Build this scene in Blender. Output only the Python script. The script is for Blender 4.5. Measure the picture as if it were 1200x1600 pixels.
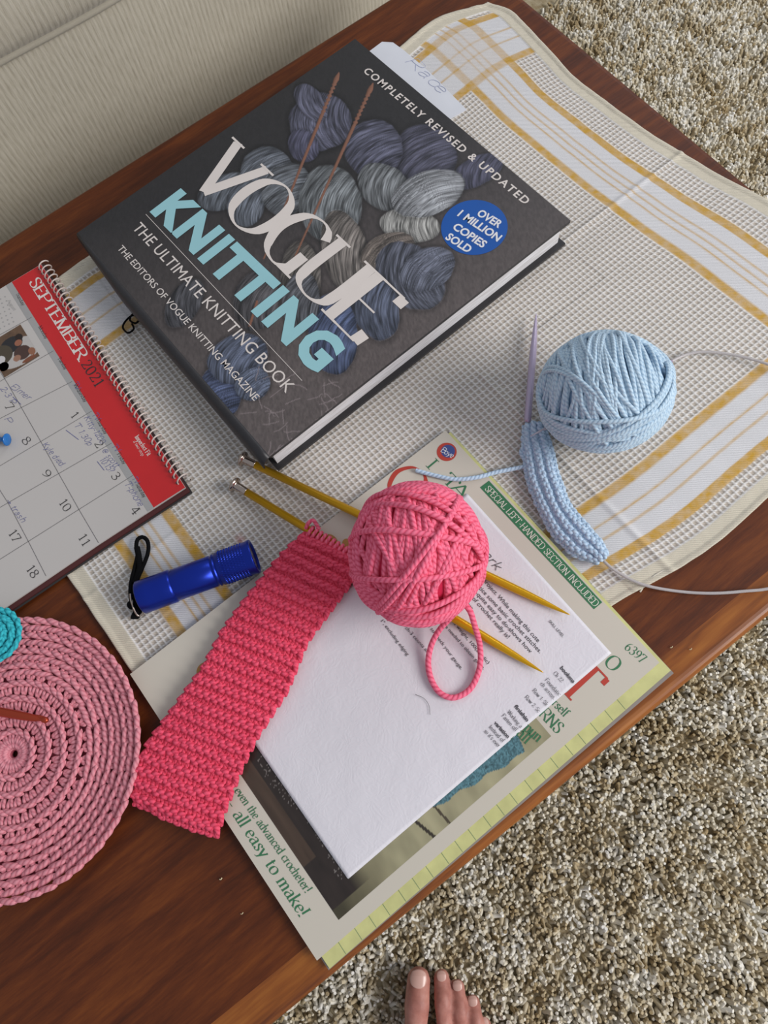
import bpy, bmesh, math, random
import numpy as np
from mathutils import Matrix, Vector, noise
random.seed(7); rng = np.random.default_rng(7)
for o in list(bpy.data.objects): bpy.data.objects.remove(o)
SC = bpy.context.scene; COL = SC.collection

# ---------------------------------------------------------------- camera (solved from the leaflet, the book and the table edges)
F = 1148.2                                   # focal length in pixels of the 1200 x 1600 frame
CAM = np.array([0.17250949, -0.14280435, 0.50086962])
RC = np.array([[0.61874539, 0.78139045, -0.08113635],
               [0.72967736, -0.60990031, -0.30918047],
               [-0.29107575, 0.13210063, -0.94753593]])      # rows: right, down, forward
cam_d = bpy.data.cameras.new('camera'); cam = bpy.data.objects.new('camera', cam_d); COL.objects.link(cam)
cam_d.sensor_fit = 'VERTICAL'; cam_d.sensor_height = 36; cam_d.lens = F / 1600 * 36; cam_d.clip_start = 0.01
cam.matrix_world = Matrix(((RC[0][0], -RC[1][0], -RC[2][0], CAM[0]), (RC[0][1], -RC[1][1], -RC[2][1], CAM[1]),
                           (RC[0][2], -RC[1][2], -RC[2][2], CAM[2]), (0, 0, 0, 1)))
SC.camera = cam
# ---------------------------------------------------------------- world, window light, exposure
SC.view_settings.view_transform = 'Standard'; SC.view_settings.look = 'None'
SC.view_settings.exposure = 0.0; SC.view_settings.gamma = 1.0; SC.view_settings.use_curve_mapping = False
w = bpy.data.worlds.new('room_light'); SC.world = w; w.use_nodes = True
w.node_tree.nodes['Background'].inputs[0].default_value = (0.86, 0.90, 1.0, 1)
w.node_tree.nodes['Background'].inputs[1].default_value = 0.42
def area(name, loc, target, sx, sy, power, color):
    d = bpy.data.lights.new(name, 'AREA'); d.shape = 'RECTANGLE'; d.size = sx; d.size_y = sy; d.energy = power; d.color = color
    o = bpy.data.objects.new(name, d); COL.objects.link(o); o.location = loc
    o.rotation_euler = (Vector(target) - Vector(loc)).to_track_quat('-Z', 'Y').to_euler(); return o
area('window_light', (1.75, 1.35, 1.35), (0.05, -0.02, 0), 1.3, 1.1, 62, (1.0, 0.975, 0.96))
area('second_window_light', (-0.9, 2.2, 1.5), (-0.1, 0.1, 0), 1.0, 1.0, 10, (0.9, 0.95, 1.0))

# ---------------------------------------------------------------- helpers
def pt(px, py, z=0.0):
    "world point at height z seen at photograph position (px, py)"
    d = RC.T @ np.array([(px - 600) / F, (py - 800) / F, 1.0]); s = (z - CAM[2]) / d[2]
    return CAM + s * d
def P2(px, py, z): return pt(px, py, z)[:2]
def lin(h):
    h = h.lstrip('#'); c = [int(h[i:i+2], 16) / 255 for i in (0, 2, 4)]
    return tuple(x / 12.92 if x <= .04045 else ((x + .055) / 1.055) ** 2.4 for x in c)
def la(h): return lin(h) + (1.0,)
class NT:
    "small node helper"
    def __init__(s, name):
        s.m = bpy.data.materials.new(name); s.m.use_nodes = True; s.t = s.m.node_tree
        s.b = s.t.nodes['Principled BSDF']; s.tc = None
    def n(s, typ, inp=None, **kw):
        nd = s.t.nodes.new(typ)
        for k, v in kw.items(): setattr(nd, k, v)
        for k, v in (inp or {}).items():
            if hasattr(v, 'node'): s.t.links.new(v, nd.inputs[k])
            else: nd.inputs[k].default_value = v
        return nd
    def set(s, **kw):
        for k, v in kw.items():
            k = k.replace('_', ' ')
            if hasattr(v, 'node'): s.t.links.new(v, s.b.inputs[k])
            else: s.b.inputs[k].default_value = v
        return s
    def obj(s): return s.n('ShaderNodeTexCoord').outputs['Object']
    def uv(s): return s.n('ShaderNodeTexCoord').outputs['UV']
    def map(s, vec, scale=(1,1,1), rot=(0,0,0)): return s.n('ShaderNodeMapping', {'Vector': vec, 'Scale': scale, 'Rotation': rot}).outputs[0]
    def noise(s, vec, scale, detail=3, rough=.5): return s.n('ShaderNodeTexNoise', {'Vector': vec, 'Scale': scale, 'Detail': detail, 'Roughness': rough}).outputs['Fac']
    def ramp(s, fac, stops):
        r = s.n('ShaderNodeValToRGB', {'Fac': fac}); e = r.color_ramp.elements
        while len(e) < len(stops): e.new(.5)
        for el, (p, c) in zip(e, stops): el.position = p; el.color = la(c) if isinstance(c, str) else c
        return r.outputs[0]
    def mix(s, f, a, b):
        m = s.n('ShaderNodeMix', data_type='RGBA')
        for i, v in ((0, f), (6, a), (7, b)):
            if hasattr(v, 'node'): s.t.links.new(v, m.inputs[i])
            else: m.inputs[i].default_value = v
        return m.outputs[2]
    def math(s, op, a, b=0.0):
        m = s.n('ShaderNodeMath', operation=op)
        for i, v in ((0, a), (1, b)):
            if hasattr(v, 'node'): s.t.links.new(v, m.inputs[i])
            else: m.inputs[i].default_value = v
        return m.outputs[0]
    def bump(s, h, strength=.5, dist=.001):
        s.t.links.new(s.n('ShaderNodeBump', {'Height': h, 'Strength': strength, 'Distance': dist}).outputs[0], s.b.inputs['Normal']); return s
def plain(name, col, rough=.6, metal=0.0, spec=.5, coat=0.0, var=0.06, scale=60, bump=0.0, sheen=0.0):
    t = NT(name); v = t.obj(); nz = t.noise(v, scale, 4)
    c = lin(col); lo = tuple(max(0, x * (1 - var)) for x in c) + (1,); hi = tuple(min(1, x * (1 + var)) for x in c) + (1,)
    t.set(Base_Color=t.ramp(nz, [(.3, lo), (.7, hi)]), Roughness=rough, Metallic=metal, Specular_IOR_Level=spec, Coat_Weight=coat, Sheen_Weight=sheen)
    if bump: t.bump(nz, bump, .0006)
    return t.m
def yarn_mat(name, lo, hi, pitch=.0032, hair=.5):
    "plied yarn: stripes running round the strand at a slant (u round the strand, v metres along it)"
    t = NT(name); sx = t.n('ShaderNodeSeparateXYZ', {'Vector': t.uv()}); u, v = sx.outputs[0], sx.outputs[1]
    ph = t.math('ADD', t.math('MULTIPLY', u, 2 * math.pi * 2), t.math('MULTIPLY', v, 2 * math.pi / pitch))
    st = t.math('MULTIPLY', t.math('ADD', t.math('SINE', ph), 1.0), .5)
    st = t.math('POWER', st, .5)
    fz = t.noise(t.obj(), 2600, 4, .7); big = t.noise(t.obj(), 120, 2)
    f = t.math('ADD', t.math('MULTIPLY', st, .36), t.math('ADD', t.math('MULTIPLY', fz, .46), t.math('MULTIPLY', big, .18)))
    t.set(Base_Color=t.ramp(f, [(.18, lo), (.72, hi)]), Roughness=.85, Specular_IOR_Level=.25, Sheen_Weight=hair, Sheen_Roughness=.5)
    t.set(Sheen_Tint=la(hi))
    t.bump(t.math('ADD', st, t.math('MULTIPLY', fz, .9)), .55, .0006)
    return t.m

def mesh_from(name, V, faces, UV=None, smooth=True, colors=None):
    me = bpy.data.meshes.new(name); V = np.asarray(V, np.float32)
    F_ = faces
    if isinstance(F_, np.ndarray):
        nf, k = F_.shape; me.vertices.add(len(V)); me.vertices.foreach_set('co', V.ravel())
        me.loops.add(nf * k); me.loops.foreach_set('vertex_index', F_.astype(np.int32).ravel())
        me.polygons.add(nf); me.polygons.foreach_set('loop_start', np.arange(0, nf * k, k, dtype=np.int32))
        me.polygons.foreach_set('loop_total', np.full(nf, k, np.int32)); me.update(calc_edges=True)
    else:
        me.from_pydata([tuple(map(float, v)) for v in V], [], [tuple(map(int, f)) for f in F_]); me.update()
    if UV is not None:
        uvl = me.uv_layers.new(name='UVMap'); uvl.data.foreach_set('uv', np.asarray(UV, np.float32).ravel())
    if colors is not None:
        a = me.color_attributes.new('print', 'FLOAT_COLOR', 'POINT'); a.data.foreach_set('color', np.asarray(colors, np.float32).ravel())
    me.polygons.foreach_set('use_smooth', np.full(len(me.polygons), smooth)); me.validate(); return me
ORG = {}
def tag(o, label=None, cat=None, group=None, kind=None):
    if label: o['label'] = label
    if cat: o['category'] = cat
    if group: o['group'] = group
    if kind: o['kind'] = kind
    return o
def thing(name, loc, label, cat, group=None):
    o = bpy.data.objects.new(name, None); COL.objects.link(o); o.location = [float(x) for x in loc]; o.empty_display_size = .01
    ORG[o.name] = np.array(loc, float); return tag(o, label, cat, group)
def obj(name, V, faces, m, parent=None, UV=None, smooth=True, colors=None, loc=None):
    "one mesh object; V in world coordinates"
    V = np.asarray(V, float)
    org = ORG[parent.name] if parent is not None else (np.array(loc, float) if loc is not None else np.array([V[:,0].mean(), V[:,1].mean(), V[:,2].min()]))
    me = mesh_from(name, V - org, faces, UV, smooth, colors)
    for mm in (m if isinstance(m, (list, tuple)) else [m]): me.materials.append(mm)
    o = bpy.data.objects.new(name, me); COL.objects.link(o); ORG[o.name] = org
    if parent is None: o.location = [float(x) for x in org]
    else: o.parent = parent
    return o
class MB:
    "collects pieces into one mesh"
    def __init__(s): s.v = []; s.f = []; s.n = 0; s.uv = []
    def add(s, V, Fs):
        V = [tuple(map(float, x)) for x in V]; s.v += V; s.f += [tuple(i + s.n for i in f) for f in Fs]; s.n += len(V); return s
    def box(s, c, h, rz=0.0, bev=0.0):
        bm = bmesh.new(); bmesh.ops.create_cube(bm, size=2)
        for v in bm.verts: v.co = Vector((v.co.x * h[0], v.co.y * h[1], v.co.z * h[2]))
        if bev: bmesh.ops.bevel(bm, geom=list(bm.edges), offset=bev, segments=5, profile=.5, affect='EDGES')
        cr, sr = math.cos(rz), math.sin(rz); bm.verts.index_update()
        V = [(c[0] + v.co.x * cr - v.co.y * sr, c[1] + v.co.x * sr + v.co.y * cr, c[2] + v.co.z) for v in bm.verts]
        Fs = [[v.index for v in f.verts] for f in bm.faces]; bm.free(); return s.add(V, Fs)
    def slab(s, poly, z0, z1):
        "prism over a 2D outline; z0/z1 numbers or per-corner lists"
        n = len(poly); z0 = [z0] * n if np.isscalar(z0) else z0; z1 = [z1] * n if np.isscalar(z1) else z1
        V = [(p[0], p[1], z0[i]) for i, p in enumerate(poly)] + [(p[0], p[1], z1[i]) for i, p in enumerate(poly)]
        ar = sum(poly[i][0] * poly[(i+1) % n][1] - poly[(i+1) % n][0] * poly[i][1] for i in range(n))
        Fs = [list(range(n))[::-1], list(range(n, 2 * n))] + [[i, (i+1) % n, n + (i+1) % n, n + i] for i in range(n)]
        if ar < 0: Fs = [f[::-1] for f in Fs]
        return s.add(V, Fs)
    def lathe(s, a, b, prof, seg=40):
        "profile [(t 0..1, radius)] along the axis a-b"
        a = np.array(a, float); b = np.array(b, float); d = b - a; L = np.linalg.norm(d); d /= L
        u = np.cross(d, [0, 0, 1]); u /= np.linalg.norm(u); w_ = np.cross(d, u)
        V = []; Fs = []
        for t, r in prof:
            for k in range(seg):
                q = 2 * math.pi * k / seg; V.append(a + d * L * t + r * (math.cos(q) * u + math.sin(q) * w_))
        for i in range(len(prof) - 1):
            for k in range(seg):
                k2 = (k + 1) % seg; Fs.append((i*seg+k, i*seg+k2, (i+1)*seg+k2, (i+1)*seg+k))
        Fs.append(tuple(range(seg))[::-1]); Fs.append(tuple((len(prof)-1)*seg + k for k in range(seg))); return s.add(V, Fs)
    def build(s, name, m, parent=None, smooth=False, loc=None, **kw): return obj(name, s.v, s.f, m, parent, smooth=smooth, loc=loc, **kw)
def smooth_path(pts, step=.002, closed=False):
    "Catmull-Rom resample to about step metres"
    P = [np.array(p, float) for p in pts]; n = len(P); out = []
    for i in range(n if closed else n - 1):
        g = lambda k: P[k % n] if closed else P[min(max(k, 0), n - 1)]
        p0, p1, p2, p3 = g(i-1), g(i), g(i+1), g(i+2); m = max(2, int(np.linalg.norm(p2 - p1) / step))
        for k in range(m):
            t = k / m; out.append(.5 * ((2*p1) + (-p0+p2)*t + (2*p0-5*p1+4*p2-p3)*t*t + (-p0+3*p1-3*p2+p3)*t**3))
    out.append(P[0] if closed else P[-1]); return np.array(out)
def lines(mk, name, m, parent, items, sub=None):
    "each line of print is a part of its own"
    for it in items:
        mb = MB(); mk(mb, *it); o = mb.build(name, m, parent)
        if sub is not None: o.parent = sub
class Yarn:
    "tubes with u round / v along coordinates, all in one mesh"
    def __init__(s, sides=7): s.k = sides; s.V = []; s.F = []; s.U = []; s.n = 0
    def tube(s, pts, r, ref=None, cap=True):
        p = np.asarray(pts, float); m = len(p); k = s.k
        if m < 2: return s
        T = np.gradient(p, axis=0); T /= np.linalg.norm(T, axis=1)[:, None] + 1e-12
        if ref is None:
            N = np.zeros_like(p); a = np.array([0, 0, 1.0]) if abs(T[0][2]) < .9 else np.array([1.0, 0, 0])
            v = np.cross(T[0], a); v /= np.linalg.norm(v)
            for i in range(m):
                v = v - T[i] * (v @ T[i]); v /= np.linalg.norm(v) + 1e-12; N[i] = v
        else:
            N = np.asarray(ref, float); N = N - T * np.sum(N * T, axis=1)[:, None]; N /= np.linalg.norm(N, axis=1)[:, None] + 1e-12
        B = np.cross(T, N); r = np.full(m, r) if np.isscalar(r) else np.asarray(r)
        q = np.arange(k) * 2 * math.pi / k
        ring = p[:, None, :] + r[:, None, None] * (np.cos(q)[None, :, None] * N[:, None, :] + np.sin(q)[None, :, None] * B[:, None, :])
        s.V.append(ring.reshape(-1, 3)); L = np.r_[0, np.cumsum(np.linalg.norm(np.diff(p, axis=0), axis=1))]
        i = np.arange(m - 1)[:, None]; j = np.arange(k)[None, :]; j2 = (j + 1) % k
        f = np.stack([i*k + j, i*k + j2, (i+1)*k + j2, (i+1)*k + j], -1).reshape(-1, 4) + s.n; s.F.append(f)
        one = np.ones((m-1, k)); u0 = (j / k) * one; u1 = ((j + 1) / k) * one; v0 = L[:-1, None] * one; v1 = L[1:, None] * one
        s.U.append(np.stack([np.stack([u0, v0], -1), np.stack([u1, v0], -1), np.stack([u1, v1], -1), np.stack([u0, v1], -1)], 2).reshape(-1, 2))
        s.n += m * k
        return s
    def blob(s, a, b, r, ref=None, n=6, bow=(0, 0, 0)):
        "short fat strand from a to b with tapered ends"
        a = np.array(a, float); b = np.array(b, float); t = np.linspace(0, 1, n)[:, None]
        p = a + (b - a) * t + np.array(bow)[None] * (4 * t * (1 - t)); rr = r * np.sqrt(np.clip(1 - (2 * t[:, 0] - 1) ** 4, .04, 1))
        return s.tube(p, rr, None if ref is None else np.tile(ref, (n, 1)))
    def build(s, name, m, parent=None, loc=None):
        return obj(name, np.concatenate(s.V), np.concatenate(s.F), m, parent, UV=np.concatenate(s.U), loc=loc)

# ---------------------------------------------------------------- lettering: a drawn skeleton font and the built-in sans
G = {   # 'width|stroke;stroke'  (~ = smooth curve, o = closed smooth curve); cap height 1, x height .64
'A':'.8|0,0 .4,1 .8,0;.16,.36 .64,.36','B':'.66|.08,0 .08,1;~.08,1 .42,1 .6,.88 .58,.64 .38,.54 .08,.54;~.08,.54 .42,.54 .66,.42 .64,.12 .42,0 .08,0',
'C':'.74|~.72,.78 .66,.93 .45,1.01 .2,.9 .05,.5 .2,.1 .45,-.01 .66,.08 .73,.22','D':'.8|.08,0 .08,1;~.08,1 .42,1 .68,.86 .76,.5 .68,.14 .42,0 .08,0',
'E':'.64|.08,0 .08,1;.08,1 .6,1 .6,.84;.08,.52 .48,.52;.08,0 .62,0 .64,.2','F':'.6|.08,0 .08,1;.08,1 .58,1 .58,.84;.08,.52 .46,.52',
'G':'.8|~.72,.8 .64,.94 .45,1.01 .2,.9 .05,.5 .2,.1 .45,-.01 .62,.06 .7,.14;.7,0 .7,.4','H':'.82|.1,0 .1,1;.72,0 .72,1;.1,.52 .72,.52',
'I':'.26|.13,0 .13,1','J':'.42|~.3,1 .3,.2 .22,0 .06,-.04','K':'.74|.1,0 .1,1;.66,1 .1,.44;.26,.58 .7,0','L':'.6|.1,0 .1,1;.1,0 .56,0 .58,.2',
'M':'.98|.1,0 .14,1;.14,1 .48,0;.48,0 .84,1;.84,1 .88,0','N':'.84|.1,0 .1,1;.1,1 .72,0;.72,0 .72,1','O':'.84|o.42,1.01 .14,.86 .05,.5 .14,.14 .42,-.01 .7,.14 .79,.5 .7,.86',
'P':'.64|.08,0 .08,1;~.08,1 .42,1 .62,.88 .62,.6 .42,.46 .08,.46','Q':'.84|o.42,1.01 .14,.86 .05,.5 .14,.14 .42,-.01 .7,.14 .79,.5 .7,.86;.45,.1 .8,-.2',
'R':'.74|.08,0 .08,1;~.08,1 .42,1 .62,.88 .6,.62 .4,.5 .08,.5;.34,.5 .7,0','S':'.6|~.52,.8 .46,.95 .28,1.01 .1,.9 .12,.68 .32,.54 .5,.4 .54,.16 .36,-.01 .14,.04 .06,.24',
'T':'.74|.37,0 .37,1;.04,.82 .04,1 .7,1 .7,.82','U':'.82|~.1,1 .1,.3 .18,.06 .42,-.02 .64,.06 .72,.3 .72,1','V':'.8|.04,1 .4,0;.4,0 .76,1','W':'1.1|.04,1 .32,0;.32,0 .55,1;.55,1 .8,0;.8,0 1.06,1',
'X':'.76|.06,1 .7,0;.06,0 .7,1','Y':'.74|.04,1 .37,.48;.7,1 .37,.48 .37,0','Z':'.66|.08,.82 .08,1 .6,1 .06,0 .6,0 .62,.2',
'a':'.54|~.1,.52 .2,.63 .36,.62 .42,.5 .42,.1 .5,0;~.42,.38 .2,.36 .07,.2 .12,.02 .26,-.01 .42,.14','b':'.56|.1,1 .1,.04;~.1,.46 .24,.63 .42,.6 .5,.32 .42,.04 .26,-.01 .1,.1',
'c':'.48|~.44,.5 .36,.62 .22,.62 .07,.46 .07,.18 .2,0 .36,.02 .45,.12','d':'.58|.46,1 .46,0;~.46,.5 .32,.64 .14,.58 .06,.32 .14,.04 .3,-.01 .46,.14',
'e':'.5|~.08,.36 .44,.36 .42,.54 .28,.64 .12,.56 .06,.3 .14,.06 .3,-.01 .45,.12','f':'.36|~.36,.92 .3,1.01 .18,.94 .16,.8 .16,0;.04,.62 .32,.62',
'g':'.54|o.25,.63 .1,.54 .1,.32 .25,.24 .4,.32 .4,.54;~.14,.26 .08,.14 .2,.06 .42,.02 .48,-.12 .3,-.27 .1,-.24 .06,-.1 .16,.04;.4,.58 .52,.62','h':'.58|.1,1 .1,0;~.1,.46 .26,.63 .42,.6 .46,.44 .46,0',
'i':'.24|.12,.62 .12,0;.12,.84 .12,.92','j':'.26|~.14,.62 .14,-.1 .08,-.26 -.02,-.26;.14,.84 .14,.92','k':'.54|.1,1 .1,0;.46,.62 .1,.26;.2,.36 .5,0','l':'.24|.12,1 .12,0',
'm':'.86|.1,.62 .1,0;~.1,.46 .24,.63 .38,.6 .42,.44 .42,0;~.42,.46 .56,.63 .7,.6 .74,.44 .74,0','n':'.58|.1,.62 .1,0;~.1,.46 .26,.63 .42,.6 .46,.44 .46,0',
'o':'.56|o.28,.64 .1,.54 .05,.32 .1,.08 .28,-.01 .46,.08 .51,.32 .46,.54','p':'.56|.1,.62 .1,-.3;~.1,.46 .24,.63 .42,.6 .5,.32 .42,.04 .26,-.01 .1,.1',
'q':'.56|.46,.62 .46,-.3;~.46,.5 .32,.64 .14,.58 .06,.32 .14,.04 .3,-.01 .46,.14','r':'.4|.1,.62 .1,0;~.1,.4 .22,.6 .38,.6','s':'.44|~.38,.5 .3,.62 .16,.62 .08,.5 .16,.38 .3,.28 .38,.16 .28,0 .14,.0 .05,.12',
't':'.36|~.16,.84 .16,.12 .22,0 .34,.04;.04,.62 .32,.62','u':'.58|~.1,.62 .1,.16 .18,0 .32,.0 .46,.14;.46,.62 .46,0','v':'.52|.04,.62 .26,0;.26,0 .48,.62',
'w':'.78|.04,.62 .22,0;.22,0 .38,.6;.38,.6 .56,0;.56,0 .74,.62','x':'.52|.06,.62 .46,0;.06,0 .46,.62','y':'.52|.04,.62 .26,0;~.48,.62 .26,0 .16,-.24 .04,-.26','z':'.48|.06,.62 .42,.62 .06,0 .44,0',
'0':'.6|o.3,.96 .12,.82 .07,.48 .12,.12 .3,-.01 .48,.12 .53,.48 .48,.82','1':'.44|.1,.78 .25,.96 .25,0','2':'.6|~.08,.74 .16,.92 .32,.97 .48,.86 .46,.62 .28,.34 .06,.02;.06,.03 .52,.03 .54,.18',
'3':'.58|~.08,.82 .2,.96 .38,.94 .46,.76 .36,.56 .2,.52;~.2,.52 .4,.48 .52,.28 .42,.04 .22,-.02 .06,.1','4':'.6|.4,0 .4,.96;.4,.96 .04,.28;.04,.28 .58,.28','5':'.58|.5,.95 .16,.95 .12,.54;~.12,.54 .3,.6 .48,.48 .5,.2 .36,0 .16,-.02 .06,.1',
'6':'.6|~.5,.92 .28,.84 .1,.5 .1,.16 .28,-.01 .48,.1 .52,.32 .4,.52 .22,.5 .1,.34','7':'.56|.06,.78 .06,.95 .52,.95 .2,0','8':'.6|o.3,.97 .14,.88 .14,.66 .3,.52 .46,.66 .46,.88;o.3,.52 .1,.38 .08,.12 .3,-.01 .52,.12 .5,.38',
'9':'.6|~.1,.04 .32,.12 .5,.46 .5,.78 .32,.96 .12,.86 .08,.62 .2,.44 .4,.46 .5,.6',"'":'.2|.1,1 .08,.8','"':'.32|.1,1 .1,.8;.22,1 .22,.8','!':'.26|.14,1 .12,.3;.12,0 .12,.08','.':'.22|.1,0 .1,.07',',':'.22|.12,.06 .06,-.12',
':':'.24|.12,.05 .12,.12;.12,.45 .12,.52','-':'.4|.06,.34 .34,.34','&':'.8|~.7,.5 .5,.1 .26,-.02 .1,.14 .16,.38 .4,.62 .42,.86 .28,1 .18,.86 .3,.56 .7,0','?':'.5|~.08,.76 .2,.98 .4,.9 .4,.66 .24,.44 .22,.26;.22,0 .22,.08',
'(':'.3|~.24,1.05 .1,.6 .24,-.15',')':'.3|~.06,1.05 .2,.6 .06,-.15','@':'.8|o.4,.3 .5,.5 .3,.5 .3,.3;~.5,.5 .56,.28 .7,.4 .6,.7 .3,.74 .1,.4 .3,.06 .6,.1','>':'.7|0,.35 .55,.35;.4,.5 .6,.35 .4,.2','*':'.4|.05,.5 .35,.5;.2,.7 .2,.3'}
NOS = {'V': 0, 'v': 0, 'W': 0, 'w': 0, 'y': 0, 'A': 1, 'Y': .48}
def glyph(ch):
    d = G.get(ch)
    if d is None: return .34, []
    wd, st = d.split('|'); out = []
    for s_ in st.split(';'):
        kind = s_[0] if s_[0] in '~o' else ''; pts = [tuple(map(float, q.split(','))) for q in s_[len(kind):].split()]
        pp = np.array([(x, y, 0) for x, y in pts])
        p = smooth_path(pp, .06, kind == 'o')[:, :2] if kind else pp[:, :2]; out.append((kind, p))
    return float(wd), out
def serif_text(mb, s, p0, p1, h, z, wt=.15, thin=.035, serif=.1, slant=0.0, nib=.25, hand=0.0, track=0.0, power=1.6):
    "s set on the baseline p0-p1 (world xy) with cap height h; widths and stroke contrast like a broad-nib letter"
    p0 = np.array(p0[:2], float); p1 = np.array(p1[:2], float); ex = p1 - p0; L = np.linalg.norm(ex); ex /= L; ey = np.array([-ex[1], ex[0]])
    adv = [glyph(c)[0] + track for c in s]; tot = sum(adv) - track; sx = L / tot; h = min(h, sx * 1.08); x0 = 0.0; zi = 0; z_base = z
    for c, a in zip(s, adv):
        wd, st = glyph(c)
        jx, jy, js = (rng.normal(0, hand * .06), rng.normal(0, hand * .06), 1 + rng.normal(0, hand * .1)) if hand else (0, 0, 1)
        for kind, p in st:
            q = p.copy() * js; q[:, 0] += slant * q[:, 1] + jx; q[:, 1] += jy
            segs = [q] if kind else [q[i:i+2] for i in range(len(q) - 1)]
            for sg in segs:
                zi += 1; z = z_base + (zi % 9) * 6e-6
                W = np.stack([(x0 + sg[:, 0]) * sx, sg[:, 1] * h], 1); T = np.gradient(W, axis=0); T /= np.linalg.norm(T, axis=1)[:, None] + 1e-12
                if hand: wl = np.full(len(W), wt * h)
                else:
                    th = np.arctan2(T[:, 1], T[:, 0]); wl = h * (thin + (wt - thin) * np.abs(np.sin(th - nib)) ** power)
                N = np.stack([-T[:, 1], T[:, 0]], 1); A = W + N * wl[:, None] / 2; B = W - N * wl[:, None] / 2; n = len(W)
                V2 = np.concatenate([A, B]); V = [(*(p0 + ex * v[0] + ey * v[1]), z) for v in V2]
                mb.add(V, [(i, n + i, n + i + 1, i + 1) for i in range(n - 1)])
                zi += 0
            if serif and not hand:
                for e, nb in ((0, 1), (-1, -2)):
                    d = q[e] - q[nb]
                    if NOS.get(c) is not None and abs(q[e][1] - NOS[c]) < .02: continue
                    if c in 'NM' and e == -1 and q[e][1] < .1 and abs(d[0]) > .2: continue
                    zi += 1
                    if abs(d[1]) > .6 * abs(d[0]) and min(abs(p[e][1] - yy) for yy in (0, .62, 1, .96, -.3)) < .011 and not (kind == 'o'):
                        cx, cy = (x0 + q[e][0]) * sx, q[e][1] * h; half = serif * 1.0 * sx * 1.0; hh = thin * h * .6
                        if c.islower() and q[e][1] > .3: lo_, hi_ = cx - half * 1.3, cx + wt * h * .3
                        else: lo_, hi_ = cx - half - wt*h*.3, cx + half + wt*h*.3
                        V = [(*(p0 + ex * a_ + ey * b_), z) for a_, b_ in ((lo_, cy - hh), (hi_, cy - hh), (hi_, cy + hh), (lo_, cy + hh))]
                        mb.add([(v[0], v[1], z_base + 6e-5 + (zi % 7) * 6e-6) for v in V], [(0, 1, 2, 3)])
        x0 += a
    return mb
def sans_text(mb, s, p0, p1, h, z, bold=0.0, shear=0.0, space=1.0):
    "built-in sans lettering, scaled so the line runs from p0 to p1 with cap height h"
    cu = bpy.data.curves.new('lettering', 'FONT'); cu.body = s; cu.size = 1; cu.offset = bold; cu.resolution_u = 3; cu.shear = shear; cu.space_character = space
    o = bpy.data.objects.new('lettering', cu); COL.objects.link(o)
    dg = bpy.context.evaluated_depsgraph_get(); me = o.evaluated_get(dg).to_mesh()
    V = np.array([v.co[:2] for v in me.vertices]); Fs = [tuple(p.vertices) for p in me.polygons]
    o.evaluated_get(dg).to_mesh_clear(); bpy.data.objects.remove(o); bpy.data.curves.remove(cu)
    p0 = np.array(p0[:2], float); p1 = np.array(p1[:2], float); ex = p1 - p0; L = np.linalg.norm(ex); ex /= L; ey = np.array([-ex[1], ex[0]])
    x0, x1 = V[:, 0].min(), V[:, 0].max(); cap = .73; h = min(h, .73 * L / (x1 - x0) * 1.12) if len(s) > 4 else h
    W = [(*(p0 + ex * ((v[0] - x0) / (x1 - x0) * L) + ey * (v[1] / cap * h)), z) for v in V]
    return mb.add(W, Fs)
def strip(mb, a, b, wd, z):
    "thin printed line"
    a = np.array(a[:2], float); b = np.array(b[:2], float); d = b - a; d /= np.linalg.norm(d); n = np.array([-d[1], d[0]]) * wd / 2
    return mb.add([(*(a - n), z), (*(b - n), z), (*(b + n), z), (*(a + n), z)], [(0, 1, 2, 3)])
def disc(mb, c, r, z, n=48): return mb.add([(c[0] + r * math.cos(2*math.pi*k/n), c[1] + r * math.sin(2*math.pi*k/n), z) for k in range(n)], [tuple(range(n))])
def print_mat(name, rough=.5, spec=.4, bumpy=0.0):
    "flat printed picture: colours held per point of the sheet"
    t = NT(name); a = t.n('ShaderNodeVertexColor', layer_name='print'); t.set(Base_Color=a.outputs[0], Roughness=rough, Specular_IOR_Level=spec)
    if bumpy: t.bump(t.noise(t.map(t.obj(), (1, 5, 1), (0, 0, .4)), 700, 4, .7), bumpy, .0005)
    return t.m
def vnoise(x, y, seed=0):
    "value noise on numpy arrays"
    r = np.random.default_rng(seed).random((256, 256)); xi = np.floor(x).astype(int); yi = np.floor(y).astype(int); fx = x - xi; fy = y - yi
    fx = fx*fx*(3-2*fx); fy = fy*fy*(3-2*fy); g = lambda a, b: r[a % 256, b % 256]
    return (g(xi, yi)*(1-fx) + g(xi+1, yi)*fx)*(1-fy) + (g(xi, yi+1)*(1-fx) + g(xi+1, yi+1)*fx)*fy
def fbm(x, y, seed=0, oct=4): return sum(vnoise(x * 2**i, y * 2**i, seed + i) / 2**(i+1) for i in range(oct))

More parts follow.
